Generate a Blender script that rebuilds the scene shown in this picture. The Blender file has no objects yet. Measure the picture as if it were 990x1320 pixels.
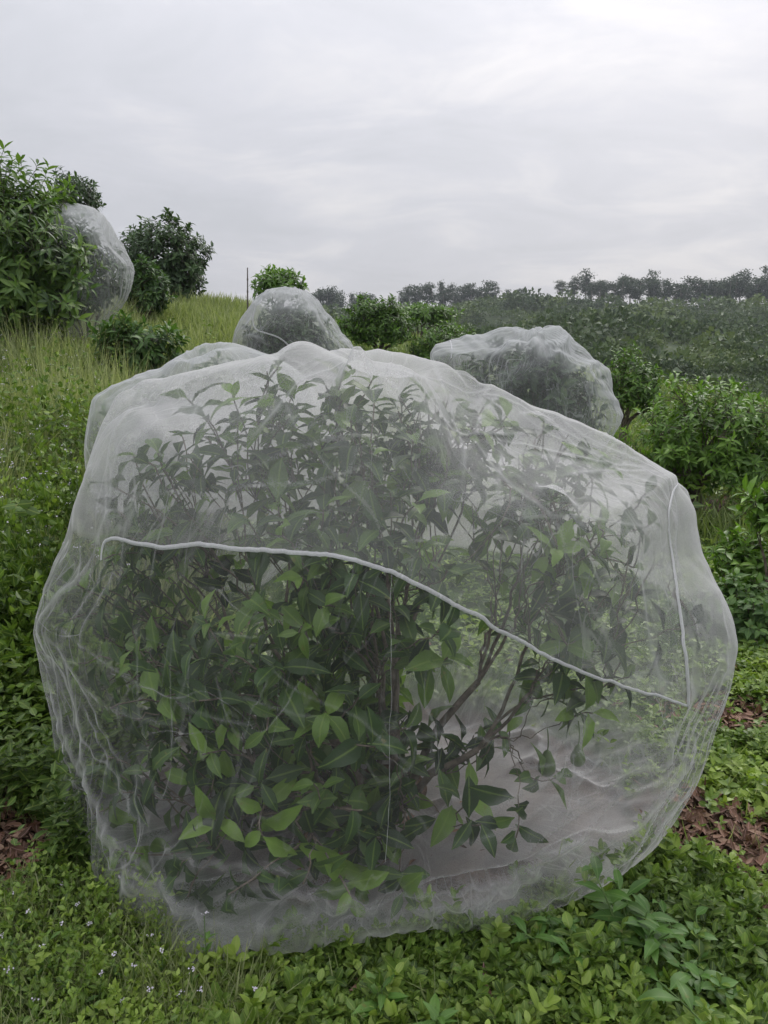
import bpy, math, zlib
import numpy as np
from mathutils.bvhtree import BVHTree
from mathutils import Vector

rng = np.random.default_rng(7)
S = bpy.context.scene
COL = S.collection
PI = math.pi
PITCH = math.radians(11.6)
F = 997.0
CAMZ = 1.6
CP, SP = math.cos(PITCH), math.sin(PITCH)

# ------------------------------------------------------------------ helpers
def ray(u, v):
    a, b = (u - 495) / F, (660 - v) / F
    return np.array([a, CP + b * SP, -SP + b * CP])

def at(u, v, Y):
    d = ray(u, v)
    return np.array([0, 0, CAMZ]) + d * (Y / d[1])

def proj(P):
    x, y, z = P[..., 0], P[..., 1], P[..., 2] - CAMZ
    dep = y * CP - z * SP
    up = y * SP + z * CP
    dep = np.maximum(dep, 0.05)
    return 495 + F * x / dep, 660 - F * up / dep

def _hash(ix, iy, iz, seed):
    h = (ix * 374761393 + iy * 668265263 + iz * 2147483647 + seed * 974634777) & 0xFFFFFFFF
    h = ((h ^ (h >> 13)) * 1274126177) & 0xFFFFFFFF
    h = ((h ^ (h >> 15)) * 2246822519) & 0xFFFFFFFF
    return ((h ^ (h >> 16)) & 0xFFFFFF) / float(0xFFFFFF) * 2 - 1

def vnoise(x, y, z=0.0, seed=0):
    x, y, z = np.broadcast_arrays(np.asarray(x, float), np.asarray(y, float), np.asarray(z, float))
    ix, iy, iz = np.floor(x).astype(np.int64), np.floor(y).astype(np.int64), np.floor(z).astype(np.int64)
    fx, fy, fz = x - ix, y - iy, z - iz
    sx, sy, sz = [f * f * f * (f * (f * 6 - 15) + 10) for f in (fx, fy, fz)]
    r = 0
    for dx in (0, 1):
        for dy in (0, 1):
            for dz in (0, 1):
                w = (sx if dx else 1 - sx) * (sy if dy else 1 - sy) * (sz if dz else 1 - sz)
                r = r + w * _hash(ix + dx, iy + dy, iz + dz, seed)
    return r

def fbm(x, y, z=0.0, seed=0, octv=4):
    r, a, f = 0, 1.0, 1.0
    for k in range(octv):
        r = r + a * vnoise(np.asarray(x) * f, np.asarray(y) * f, np.asarray(z) * f, seed + k * 17)
        a *= .5; f *= 2.03
    return r

def sstep(a, b, x):
    t = np.clip((x - a) / (b - a), 0, 1)
    return t * t * (3 - 2 * t)

def unit(v):
    return v / np.maximum(np.linalg.norm(v, axis=-1, keepdims=True), 1e-9)

# ------------------------------------------------------------------ terrain
RIDGE_U = [-600, 0, 300, 395, 450, 490, 560, 620, 680, 720, 780, 860, 990, 1500]
RIDGE_V = [413, 415, 415, 411, 409, 406, 402, 398, 388, 386, 393, 400, 402, 415]
RIDGE_Y = 250.0
def ridge_y(q):
    return RIDGE_Y + 14 * np.sin(q * 9 + 1)

def ground_z(x, y, fine=True):
    x, y = np.asarray(x, float), np.asarray(y, float)
    t = y * 0.55 - x * 0.83 - 2.5
    s = np.log1p(np.exp(np.clip(t * 2.0, -30, 30))) / 2.0
    s = np.where(t > 14, t, s)
    k = 8 * (1 - np.exp(-.25 * np.maximum(s, 0) / 8))
    far = np.hypot(np.maximum(y, 0), x * .6)
    k = k * (1 - sstep(25, 48, far)) - 2.2 * sstep(16, 48, far)
    # far hill
    yy = np.maximum(y, 1.0)
    q = np.clip(x / yy, -1.1, 1.1)
    u = 495 + F * q / CP
    rz = CAMZ + (455 - np.interp(u, RIDGE_U, RIDGE_V)) / F * RIDGE_Y * .985
    ry = ridge_y(q)
    h = (rz + 2.2)
    up = np.clip((y - 48) / (ry - 48), 0, 1)
    prof = .35 * up + .65 * up ** 1.5
    hill = h * prof * (y > 48)
    over = np.clip((y - ry) / 260, 0, 1)
    hill = hill - over * 45
    k = k + hill
    k = k + (fbm(x / 26, y / 26, 0, 5, 3) * 2.8) * sstep(50, 90, far) * (1 - sstep(.8, 1, up) * .85)
    if fine:
        nf = np.clip(far / 8, .25, 1)
        k = k + fbm(x * .9, y * .9, 0, 9, 3) * .045 * nf * 1.6
    return k

def hit(u, v):
    d = ray(u, v)
    ts = np.concatenate([np.linspace(1.2, 12, 900), np.geomspace(12, 600, 1500)])
    P = np.array([0, 0, CAMZ]) + ts[:, None] * d
    under = P[:, 2] < ground_z(P[:, 0], P[:, 1])
    i = int(np.argmax(under)) if under.any() else len(ts) - 1
    return P[i]

# ------------------------------------------------------------------ mesh building
def mesh_obj(name, V, faces_list, mats=None, parent=None, attrs=None, smooth=True, matidx=None):
    """faces_list: list of int arrays (n,k)"""
    V = np.asarray(V, np.float32)
    me = bpy.data.meshes.new(name)
    me.vertices.add(len(V)); me.vertices.foreach_set('co', V.ravel())
    fl = [f for f in faces_list if len(f)]
    nl = sum(f.size for f in fl); npoly = sum(len(f) for f in fl)
    me.loops.add(nl); me.polygons.add(npoly)
    me.loops.foreach_set('vertex_index', np.concatenate([f.ravel() for f in fl]).astype(np.int32))
    tot = np.concatenate([np.full(len(f), f.shape[1]) for f in fl]).astype(np.int32)
    st = np.concatenate([[0], np.cumsum(tot)[:-1]]).astype(np.int32)
    me.polygons.foreach_set('loop_start', st)
    me.polygons.foreach_set('loop_total', tot)
    me.polygons.foreach_set('use_smooth', np.full(npoly, smooth))
    if attrs:
        for k, a in attrs.items():
            at_ = me.attributes.new(k, 'FLOAT', 'POINT')
            at_.data.foreach_set('value', np.asarray(a, np.float32))
    for m in (mats if isinstance(mats, (list, tuple)) else [mats]):
        if m: me.materials.append(m)
    if matidx is not None:
        me.polygons.foreach_set('material_index', np.asarray(matidx, np.int32))
    me.update(calc_edges=True)
    o = bpy.data.objects.new(name, me); COL.objects.link(o)
    if parent is not None: o.parent = parent
    return o

def thing(name, loc, label, cat, group=None):
    o = bpy.data.objects.new(name, None); COL.objects.link(o)
    o.location = [float(c) for c in loc]; o.empty_display_size = .1
    o['label'] = label; o['category'] = cat
    if group: o['group'] = group
    return o

def tag(o, label=None, cat=None, group=None, kind=None):
    for k, v in (('label', label), ('category', cat), ('group', group), ('kind', kind)):
        if v: o[k] = v
    return o

class Bag:
    def __init__(s): s.V = []; s.F = {}; s.A = []; s.B = []; s.n = 0
    def add(s, V, F, a=None, b=None):
        V = np.asarray(V, float).reshape(-1, 3)
        for f in (F if isinstance(F, list) else [F]):
            s.F.setdefault(f.shape[1], []).append(np.asarray(f) + s.n)
        s.V.append(V); s.A.append(np.zeros(len(V)) if a is None else np.broadcast_to(a, (len(V),)))
        s.B.append(np.ones(len(V)) if b is None else b)
        s.n += len(V)
    def obj(s, name, mat, parent=None, origin=None, smooth=True):
        V = np.concatenate(s.V)
        if origin is not None: V = V - np.asarray(origin)
        return mesh_obj(name, V, [np.concatenate(f) for f in s.F.values()], mat, parent, {'tint': np.concatenate(s.A), 'rib': np.concatenate(s.B)}, smooth)

def leaf_template(kind):
    """rows of stations: x, halfwidth ; three verts across"""
    if kind == 'hi':
        st = [(0, .04), (.12, .30), (.3, .86), (.5, 1.0), (.7, .80), (.87, .40), (1.0, .02)]
    elif kind == 'mid':
        st = [(0, .05), (.28, .85), (.6, .9), (1.0, .02)]
    elif kind == 'round':
        st = [(0, .05), (.25, .75), (.55, 1.0), (.82, .7), (1.0, .1)]
    else:
        st = [(0, .06), (.45, 1.0), (1.0, .02)]
    V = []
    for x, w in st:
        V += [(x, -.5 * w, 0), (x, 0, 0), (x, .5 * w, 0)]
    Fq = []
    for i in range(len(st) - 1):
        a = i * 3
        Fq += [(a, a + 3, a + 4, a + 1), (a + 1, a + 4, a + 5, a + 2)]
    return np.array(V, float), np.array(Fq)
LT = {k: leaf_template(k) for k in ('hi', 'mid', 'round', 'lo')}
LT['card'] = (np.array([(0, 0, 0), (.45, -.5, 0), (1, 0, 0), (.5, .5, 0)], float), np.array([(0, 1, 2, 3)]))

def leaves(bag, O, D, U, L, W, droop, tint, kind='mid', fold=.35, wave=0.0):
    O = np.asarray(O, float); N = len(O)
    if N == 0: return
    D = unit(np.asarray(D, float)); U = np.asarray(U, float)
    Sd = unit(np.cross(D, U)); Up = np.cross(Sd, D)
    L = np.broadcast_to(L, (N,)); W = np.broadcast_to(W, (N,)); droop = np.broadcast_to(droop, (N,)); tint = np.broadcast_to(tint, (N,))
    T, Fq = LT[kind]
    x = T[None, :, 0] * L[:, None]; y = T[None, :, 1] * W[:, None]
    z = np.abs(T[None, :, 1]) * W[:, None] * fold - droop[:, None] * (T[None, :, 0] ** 2) * L[:, None]
    x = x * (1 - .35 * np.abs(droop[:, None]) * T[None, :, 0])
    if wave:
        ph = rng.random((N, 1)) * 6.28
        z = z + wave * W[:, None] * np.sin(T[None, :, 0] * 9 + ph) * np.abs(T[None, :, 1]) * 2
    P = O[:, None, :] + x[..., None] * D[:, None, :] + y[..., None] * Sd[:, None, :] + z[..., None] * Up[:, None, :]
    n = len(T)
    FF = (Fq[None] + (np.arange(N) * n)[:, None, None]).reshape(-1, 4)
    bag.add(P.reshape(-1, 3), FF, np.repeat(tint, n), np.tile(np.clip(np.abs(T[:, 1]) * 4, 0, 1), N))

def tube(bag, P, R, sides=7, tint=0.0):
    P = np.asarray(P, float); R = np.broadcast_to(R, (len(P),))
    T = unit(np.gradient(P, axis=0))
    ref = np.array([.3, .9, .2]) if abs(T[0] @ np.array([.3, .9, .2])) < .8 else np.array([1., 0, 0])
    N = unit(np.cross(T, ref)); B = np.cross(T, N)
    a = np.arange(sides) / sides * 2 * PI
    V = P[:, None] + R[:, None, None] * (np.cos(a)[None, :, None] * N[:, None] + np.sin(a)[None, :, None] * B[:, None])
    i = np.arange(len(P) - 1)[:, None] * sides; j = np.arange(sides)[None]
    f = np.stack([i + j, i + (j + 1) % sides, i + sides + (j + 1) % sides, i + sides + j], -1).reshape(-1, 4)
    bag.add(V.reshape(-1, 3), f, tint)

def bez(p0, p1, p2, n=8):
    t = np.linspace(0, 1, n)[:, None]
    return (1 - t) ** 2 * p0 + 2 * t * (1 - t) * p1 + t * t * p2

def kmeans(P, k, it=8, r=None):
    r = r or rng
    k = min(k, len(P))
    C = P[r.choice(len(P), k, replace=False)]
    for _ in range(it):
        lab = np.argmin(((P[:, None] - C[None]) ** 2).sum(-1), 1)
        for j in range(k):
            if (lab == j).any(): C[j] = P[lab == j].mean(0)
    return lab, C

def skeleton(bag, base, tips, levels=(6, 3, 4), r0=.05, fork=(.0, .42, .72, .88), sides=7, jit=.03, trunk=None, rtip=.0025):
    """hierarchical branches from base to the tips; returns the twig end directions"""
    tips = np.asarray(tips); dirs = np.zeros_like(tips)
    def rec(start, sdir, idx, lev, r):
        P = tips[idx]
        if len(idx) == 1 or lev >= len(levels):
            for i in idx:
                e = tips[i]; v = e - start; Ld = np.linalg.norm(v)
                mid = start + v * .45 + sdir * Ld * .22 + rng.normal(0, jit, 3) * .6
                C = bez(start, mid, e, 7)
                C[1:-1] += rng.normal(0, jit * .12, (5, 3))
                tube(bag, C, np.linspace(min(r, max(.004, r * .45)), rtip, 7), max(4, sides - 2), rng.random())
                dirs[i] = unit(C[-1] - C[-2])
            return
        lab, C = kmeans(P, levels[lev])
        for j in range(len(C)):
            sub = idx[lab == j]
            if len(sub) == 0: continue
            cen = tips[sub].mean(0)
            fr = fork[lev + 1]
            fr2 = (fr - fork[lev]) / (1 - fork[lev])
            e = start + (cen - start) * fr2 + rng.normal(0, jit, 3)
            Ld = np.linalg.norm(e - start)
            mid = start + (e - start) * .5 + sdir * Ld * .18 + rng.normal(0, jit, 3)
            r1 = r * max(.32, min(.8, (len(sub) / len(idx)) ** .42))
            cu = bez(start, mid, e, 8)
            cu[1:-1] += rng.normal(0, jit * .15, (6, 3))
            tube(bag, cu, np.linspace(r1, r1 * .72, 8), sides, rng.random())
            rec(e, unit(cu[-1] - cu[-2]), sub, lev + 1, r1 * .72)
    start = np.asarray(base, float); sdir = np.array([0, 0, 1.])
    if trunk is not None:
        n = 7
        C = bez(start, (start + trunk) / 2 + rng.normal(0, jit * 1.5, 3), np.asarray(trunk, float), n)
        rr = np.linspace(r0 * 1.25, r0, n); rr[0] *= 1.35
        tube(bag, C, rr, sides + 2, .5)
        start = C[-1]; sdir = unit(C[-1] - C[-2])
    rec(start, sdir, np.arange(len(tips)), 0, r0)
    return dirs

def whorls(bag, tips, dirs, n=9, L=(.1, .16), asp=.36, spread=(45, 95), span=.12, droop=(.1, .5), kind='mid', hue=0.5, huevar=.25, upright=.35, wave=.05):
    """spiral sets of leaves round each twig end"""
    M = len(tips)
    d = unit(dirs + np.array([0, 0, upright]))
    a0 = rng.random(M) * 6.28
    ref = unit(np.cross(d, rng.normal(0, 1, (M, 3))))
    bi = np.cross(d, ref)
    th = hue + rng.normal(0, huevar * .5, M)
    for k in range(n):
        f = k / max(1, n - 1)
        ang = a0 + k * 2.4 + rng.normal(0, .25, M)
        rad = np.cos(ang)[:, None] * ref + np.sin(ang)[:, None] * bi
        sp = np.radians(spread[0] + (spread[1] - spread[0]) * (1 - f) + rng.normal(0, 9, M))
        D = np.cos(sp)[:, None] * d + np.sin(sp)[:, None] * rad
        O = tips - d * (span * (1 - f))[..., None] if np.ndim(span) else tips - d * span * (1 - f)
        U = d + np.array([0, 0, .6]) + rng.normal(0, .18, (M, 3))
        Ls = rng.uniform(L[0], L[1], M) * (1 - .35 * f * rng.random(M))
        keep = rng.random(M) < .93
        t = np.clip(th + rng.normal(0, huevar * .35, M) + (.16 if k >= n - 2 else 0), 0, 1)
        leaves(bag, O[keep], D[keep], U[keep], Ls[keep], (Ls * asp * rng.uniform(.85, 1.15, M))[keep], rng.uniform(droop[0], droop[1], M)[keep], t[keep], kind, wave=wave)

# ------------------------------------------------------------------ materials
def newmat(name):
    m = bpy.data.materials.new(name); m.use_nodes = True
    nt = m.node_tree; nt.nodes.clear()
    return m, nt, nt.nodes, nt.links

def ramp(N, pts, interp='LINEAR'):
    r = N.new('ShaderNodeValToRGB'); r.color_ramp.interpolation = interp
    el = r.color_ramp.elements
    while len(el) < len(pts): el.new(.5)
    for e, (p, c) in zip(el, pts):
        e.position = p; e.color = (*c, 1)
    return r

def leaf_mat(name, cols, trans=.32, rough=.5, spec=.4, seed=0):
    """cols: three linear colours, dark to light, chosen per leaf by the tint attribute"""
    m, nt, N, K = newmat(name)
    a = N.new('ShaderNodeAttribute'); a.attribute_name = 'tint'
    r = ramp(N, [(0, cols[0]), (.5, cols[1]), (1, cols[2])])
    K.new(a.outputs['Fac'], r.inputs[0])
    tc = N.new('ShaderNodeTexCoord'); no = N.new('ShaderNodeTexNoise')
    no.inputs['Scale'].default_value = 14; no.inputs['Detail'].default_value = 2
    K.new(tc.outputs['Object'], no.inputs['Vector'])
    hs = N.new('ShaderNodeHueSaturation'); mr = N.new('ShaderNodeMapRange')
    mr.inputs[1].default_value = .3; mr.inputs[2].default_value = .7; mr.inputs[3].default_value = .8; mr.inputs[4].default_value = 1.2
    K.new(no.outputs['Fac'], mr.inputs[0]); K.new(mr.outputs[0], hs.inputs['Value']); K.new(r.outputs[0], hs.inputs['Color'])
    # paler midrib, and blotches where a leaf has yellowed
    rb = N.new('ShaderNodeAttribute'); rb.attribute_name = 'rib'
    rm = N.new('ShaderNodeMapRange'); rm.inputs[1].default_value = .02; rm.inputs[2].default_value = .16; rm.inputs[3].default_value = .55; rm.inputs[4].default_value = 0; K.new(rb.outputs['Fac'], rm.inputs[0])
    rx_ = N.new('ShaderNodeMix'); rx_.data_type = 'RGBA'; K.new(rm.outputs[0], rx_.inputs[0]); K.new(hs.outputs[0], rx_.inputs[6]); rx_.inputs[7].default_value = (min(1, cols[2][0] * 1.25), min(1, cols[2][1] * 1.1), cols[2][2] * 1.5, 1)
    bn = N.new('ShaderNodeTexNoise'); bn.inputs['Scale'].default_value = 38; bn.inputs['Detail'].default_value = 3; K.new(tc.outputs['Object'], bn.inputs['Vector'])
    bm = N.new('ShaderNodeMapRange'); bm.inputs[1].default_value = .66; bm.inputs[2].default_value = .74; bm.inputs[3].default_value = 0; bm.inputs[4].default_value = .6; K.new(bn.outputs['Fac'], bm.inputs[0])
    bx = N.new('ShaderNodeMix'); bx.data_type = 'RGBA'; K.new(bm.outputs[0], bx.inputs[0]); K.new(rx_.outputs[2], bx.inputs[6]); bx.inputs[7].default_value = (.20, .17, .05, 1)
    class _o: outputs = [bx.outputs[2]]
    hs = _o
    p = N.new('ShaderNodeBsdfPrincipled'); p.inputs['Roughness'].default_value = rough
    p.inputs['Specular IOR Level'].default_value = spec
    K.new(hs.outputs[0], p.inputs['Base Color'])
    t = N.new('ShaderNodeBsdfTranslucent')
    mx = N.new('ShaderNodeMix'); mx.data_type = 'RGBA'; mx.blend_type = 'MULTIPLY'; mx.inputs[0].default_value = 1
    K.new(hs.outputs[0], mx.inputs[6]); mx.inputs[7].default_value = (1.25, 1.35, .6, 1)
    K.new(mx.outputs[2], t.inputs['Color'])
    ms = N.new('ShaderNodeMixShader'); ms.inputs[0].default_value = trans
    K.new(p.outputs[0], ms.inputs[1]); K.new(t.outputs[0], ms.inputs[2])
    o = N.new('ShaderNodeOutputMaterial'); K.new(ms.outputs[0], o.inputs[0])
    return m

def bark_mat(name, c1, c2):
    m, nt, N, K = newmat(name)
    tc = N.new('ShaderNodeTexCoord'); no = N.new('ShaderNodeTexNoise'); no.inputs['Scale'].default_value = 30; no.inputs['Detail'].default_value = 6
    K.new(tc.outputs['Object'], no.inputs['Vector'])
    r = ramp(N, [(.35, c1), (.65, c2)]); K.new(no.outputs['Fac'], r.inputs[0])
    p = N.new('ShaderNodeBsdfPrincipled'); p.inputs['Roughness'].default_value = .85
    K.new(r.outputs[0], p.inputs['Base Color'])
    b = N.new('ShaderNodeBump'); b.inputs['Strength'].default_value = .5; b.inputs['Distance'].default_value = .01
    K.new(no.outputs['Fac'], b.inputs['Height']); K.new(b.outputs[0], p.inputs['Normal'])
    o = N.new('ShaderNodeOutputMaterial'); K.new(p.outputs[0], o.inputs[0])
    return m

def net_mat(name, cover=.26, col=(.74, .74, .75)):
    """fine woven mesh: threads cover a share of the surface; seen edge-on the threads close up (1-(1-c)^(1/cos))"""
    m, nt, N, K = newmat(name)
    g = N.new('ShaderNodeNewGeometry')
    dt = N.new('ShaderNodeVectorMath'); dt.operation = 'DOT_PRODUCT'
    K.new(g.outputs['Normal'], dt.inputs[0]); K.new(g.outputs['Incoming'], dt.inputs[1])
    ab = N.new('ShaderNodeMath'); ab.operation = 'ABSOLUTE'; K.new(dt.outputs['Value'], ab.inputs[0])
    mxm = N.new('ShaderNodeMath'); mxm.operation = 'MAXIMUM'; mxm.inputs[1].default_value = .10; K.new(ab.outputs[0], mxm.inputs[0])
    inv = N.new('ShaderNodeMath'); inv.operation = 'DIVIDE'; inv.inputs[0].default_value = 1.0; K.new(mxm.outputs[0], inv.inputs[1])
    # weave density: attribute 'dens' and slight unevenness of the cloth
    a = N.new('ShaderNodeAttribute'); a.attribute_name = 'dens'
    tc = N.new('ShaderNodeTexCoord'); no = N.new('ShaderNodeTexNoise'); no.inputs['Scale'].default_value = 3.5; no.inputs['Detail'].default_value = 5
    K.new(tc.outputs['Object'], no.inputs['Vector'])
    mr = N.new('ShaderNodeMapRange'); mr.inputs[1].default_value = .3; mr.inputs[2].default_value = .7; mr.inputs[3].default_value = .8; mr.inputs[4].default_value = 1.25
    K.new(no.outputs['Fac'], mr.inputs[0])
    # fine wrinkles where the cloth lies double, running mostly along its drop
    def M2(op, x, y):
        q = N.new('ShaderNodeMath'); q.operation = op
        for i_, s_ in enumerate((x, y)):
            if isinstance(s_, (int, float)): q.inputs[i_].default_value = s_
            else: K.new(s_, q.inputs[i_])
        return q.outputs[0]
    def clothvec(names):
        c = N.new('ShaderNodeCombineXYZ')
        for i_, nm in enumerate(names):
            q = N.new('ShaderNodeAttribute'); q.attribute_name = nm; K.new(q.outputs['Fac'], c.inputs[i_])
        return c.outputs[0]
    wr = None
    for names, sc_, sv, wd, am in ((('ca', 'cb', 'cv'), 5.5, 1.6, .012, 2.0), (('ta', 'tb', 'cv'), 9.0, 2.2, .016, 1.2), (('ca', 'tb', 'cv'), 3.2, 2.6, .006, 2.4)):
        mp = N.new('ShaderNodeMapping'); mp.inputs['Scale'].default_value = (sc_, sc_, sv); K.new(clothvec(names), mp.inputs[0])
        q = N.new('ShaderNodeTexNoise'); q.inputs['Scale'].default_value = 1; q.inputs['Detail'].default_value = 1.5; q.inputs['Distortion'].default_value = .6
        K.new(mp.outputs[0], q.inputs['Vector'])
        dd = M2('ABSOLUTE', M2('SUBTRACT', q.outputs['Fac'], .5), 0)
        w_ = N.new('ShaderNodeMapRange'); w_.interpolation_type = 'SMOOTHSTEP'; w_.inputs[1].default_value = 0; w_.inputs[2].default_value = wd; w_.inputs[3].default_value = am; w_.inputs[4].default_value = 0
        K.new(dd, w_.inputs[0]); wr = w_.outputs[0] if wr is None else M2('ADD', wr, w_.outputs[0])
    gate = N.new('ShaderNodeTexNoise'); gate.inputs['Scale'].default_value = 4.5; K.new(tc.outputs['Object'], gate.inputs['Vector'])
    gm = N.new('ShaderNodeMapRange'); gm.inputs[1].default_value = .42; gm.inputs[2].default_value = .62; gm.inputs[3].default_value = .1; gm.inputs[4].default_value = 1.0
    K.new(gate.outputs['Fac'], gm.inputs[0])
    grain = N.new('ShaderNodeTexNoise'); grain.inputs['Scale'].default_value = 260; grain.inputs['Detail'].default_value = 1; K.new(tc.outputs['Object'], grain.inputs['Vector'])
    gr = N.new('ShaderNodeMapRange'); gr.inputs[1].default_value = .3; gr.inputs[2].default_value = .7; gr.inputs[3].default_value = .78; gr.inputs[4].default_value = 1.22; K.new(grain.outputs['Fac'], gr.inputs[0])
    wr = M2('MULTIPLY', wr, gm.outputs[0])
    base_ = M2('MULTIPLY', M2('MULTIPLY', a.outputs['Fac'], mr.outputs[0]), gr.outputs[0])
    mu = N.new('ShaderNodeMath'); mu.operation = 'ADD'; K.new(base_, mu.inputs[0]); K.new(wr, mu.inputs[1])
    ex = N.new('ShaderNodeMath'); ex.operation = 'MULTIPLY'; K.new(mu.outputs[0], ex.inputs[0]); K.new(inv.outputs[0], ex.inputs[1])
    pw = N.new('ShaderNodeMath'); pw.operation = 'POWER'; pw.inputs[0].default_value = 1 - cover; K.new(ex.outputs[0], pw.inputs[1])
    d = N.new('ShaderNodeBsdfDiffuse'); d.inputs['Color'].default_value = (*col, 1)
    t = N.new('ShaderNodeBsdfTranslucent'); t.inputs['Color'].default_value = (*col, 1)
    ms = N.new('ShaderNodeMixShader'); ms.inputs[0].default_value = .5
    K.new(d.outputs[0], ms.inputs[1]); K.new(t.outputs[0], ms.inputs[2])
    tr = N.new('ShaderNodeBsdfTransparent')
    m2 = N.new('ShaderNodeMixShader'); K.new(pw.outputs[0], m2.inputs[0]); K.new(ms.outputs[0], m2.inputs[1]); K.new(tr.outputs[0], m2.inputs[2])
    o = N.new('ShaderNodeOutputMaterial'); K.new(m2.outputs[0], o.inputs[0])
    return m

def plain(name, c, rough=.7, trans=0):
    m, nt, N, K = newmat(name)
    p = N.new('ShaderNodeBsdfPrincipled'); p.inputs['Roughness'].default_value = rough
    tc = N.new('ShaderNodeTexCoord'); no = N.new('ShaderNodeTexNoise'); no.inputs['Scale'].default_value = 25
    K.new(tc.outputs['Object'], no.inputs['Vector'])
    r = ramp(N, [(.3, tuple(x * .85 for x in c)), (.7, tuple(min(1, x * 1.1) for x in c))]); K.new(no.outputs['Fac'], r.inputs[0])
    K.new(r.outputs[0], p.inputs['Base Color'])
    o = N.new('ShaderNodeOutputMaterial'); K.new(p.outputs[0], o.inputs[0])
    return m

M = {}
M['bush'] = leaf_mat('bush_leaf', [(.014, .034, .011), (.038, .085, .018), (.16, .27, .04)], .30, .42)
M['loquat'] = leaf_mat('orchard_leaf', [(.035, .075, .022), (.075, .15, .028), (.17, .27, .05)], .3, .45)
M['darktree'] = leaf_mat('dark_leaf', [(.025, .05, .022), (.045, .09, .03), (.08, .14, .04)], .22, .5)
M['lime'] = leaf_mat('light_leaf', [(.05, .11, .02), (.10, .20, .028), (.19, .33, .05)], .34, .45)
M['shrub'] = leaf_mat('shrub_leaf', [(.03, .07, .02), (.06, .13, .028), (.13, .23, .05)], .3, .5)
M['scrub'] = leaf_mat('scrub_leaf', [(.030, .058, .022), (.062, .105, .034), (.13, .18, .055)], .2, .6)
M['euc'] = leaf_mat('ridge_leaf', [(.028, .05, .03), (.045, .075, .04), (.07, .11, .05)], .2, .6)
M['cover'] = leaf_mat('groundcover_leaf', [(.050, .095, .018), (.125, .21, .037), (.27, .37, .07)], .3, .45)
M['grass'] = leaf_mat('grass_blade', [(.08, .125, .035), (.19, .25, .075), (.42, .45, .25)], .35, .6)
M['litter'] = leaf_mat('dead_leaf', [(.06, .038, .025), (.18, .095, .058), (.34, .23, .16)], .05, .8)
M['weed'] = leaf_mat('weed_leaf', [(.05, .12, .025), (.09, .19, .035), (.15, .28, .06)], .3, .45)
M['bark'] = bark_mat('bark', (.06, .045, .032), (.16, .13, .10))
M['barklight'] = bark_mat('bark_light', (.16, .14, .12), (.34, .31, .27))
M['petal'] = plain('petal', (.62, .58, .66))
M['stemgreen'] = plain('green_stem', (.10, .17, .045))
M['fruit'] = plain('fruit_skin', (.09, .14, .045), .5)
M['net'] = net_mat('fine_white_net', .105, (.72, .715, .72))
M['netfar'] = net_mat('old_white_net', .21, (.66, .67, .68))
M['zip'] = net_mat('zip_tape', .66, (.78, .78, .79))
M['seam'] = net_mat('seam_thread', .30, (.74, .74, .74))
M['pole'] = plain('old_pole', (.12, .10, .09), .8)

def ground_mat():
    m, nt, N, K = newmat('orchard_ground')
    tc = N.new('ShaderNodeTexCoord')
    def noise(s, d=6):
        n = N.new('ShaderNodeTexNoise'); n.inputs['Scale'].default_value = s; n.inputs['Detail'].default_value = d
        K.new(tc.outputs['Object'], n.inputs['Vector']); return n
    n1, n2, n3 = noise(9), noise(1.1), noise(60, 3)
    soil = ramp(N, [(.3, (.03, .020, .013)), (.52, (.08, .048, .032)), (.72, (.19, .12, .08))]); K.new(n1.outputs['Fac'], soil.inputs[0])
    moss = ramp(N, [(.3, (.022, .045, .012)), (.55, (.045, .085, .02)), (.8, (.09, .13, .035))]); K.new(n1.outputs['Fac'], moss.inputs[0])
    farc = ramp(N, [(.3, (.03, .045, .02)), (.55, (.05, .075, .03)), (.8, (.09, .10, .045))]); K.new(n2.outputs['Fac'], farc.inputs[0])
    a = N.new('ShaderNodeAttribute'); a.attribute_name = 'soil'
    ad = N.new('ShaderNodeMath'); ad.operation = 'ADD'; K.new(a.outputs['Fac'], ad.inputs[0]); 
    sb = N.new('ShaderNodeMath'); sb.operation = 'SUBTRACT'; K.new(n1.outputs['Fac'], sb.inputs[0]); sb.inputs[1].default_value = .5
    K.new(sb.outputs[0], ad.inputs[1])
    st = N.new('ShaderNodeMapRange'); st.inputs[1].default_value = .4; st.inputs[2].default_value = .6; K.new(ad.outputs[0], st.inputs[0])
    mx = N.new('ShaderNodeMix'); mx.data_type = 'RGBA'; K.new(st.outputs[0], mx.inputs[0]); K.new(moss.outputs[0], mx.inputs[6]); K.new(soil.outputs[0], mx.inputs[7])
    f = N.new('ShaderNodeAttribute'); f.attribute_name = 'scrub'
    m2 = N.new('ShaderNodeMix'); m2.data_type = 'RGBA'; K.new(f.outputs['Fac'], m2.inputs[0]); K.new(mx.outputs[2], m2.inputs[6]); K.new(farc.outputs[0], m2.inputs[7])
    p = N.new('ShaderNodeBsdfPrincipled'); p.inputs['Roughness'].default_value = .9; p.inputs['Specular IOR Level'].default_value = .2
    K.new(m2.outputs[2], p.inputs['Base Color'])
    b = N.new('ShaderNodeBump'); b.inputs['Strength'].default_value = .7; b.inputs['Distance'].default_value = .02
    K.new(n3.outputs['Fac'], b.inputs['Height']); K.new(b.outputs[0], p.inputs['Normal'])
    o = N.new('ShaderNodeOutputMaterial'); K.new(p.outputs[0], o.inputs[0])
    return m

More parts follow.
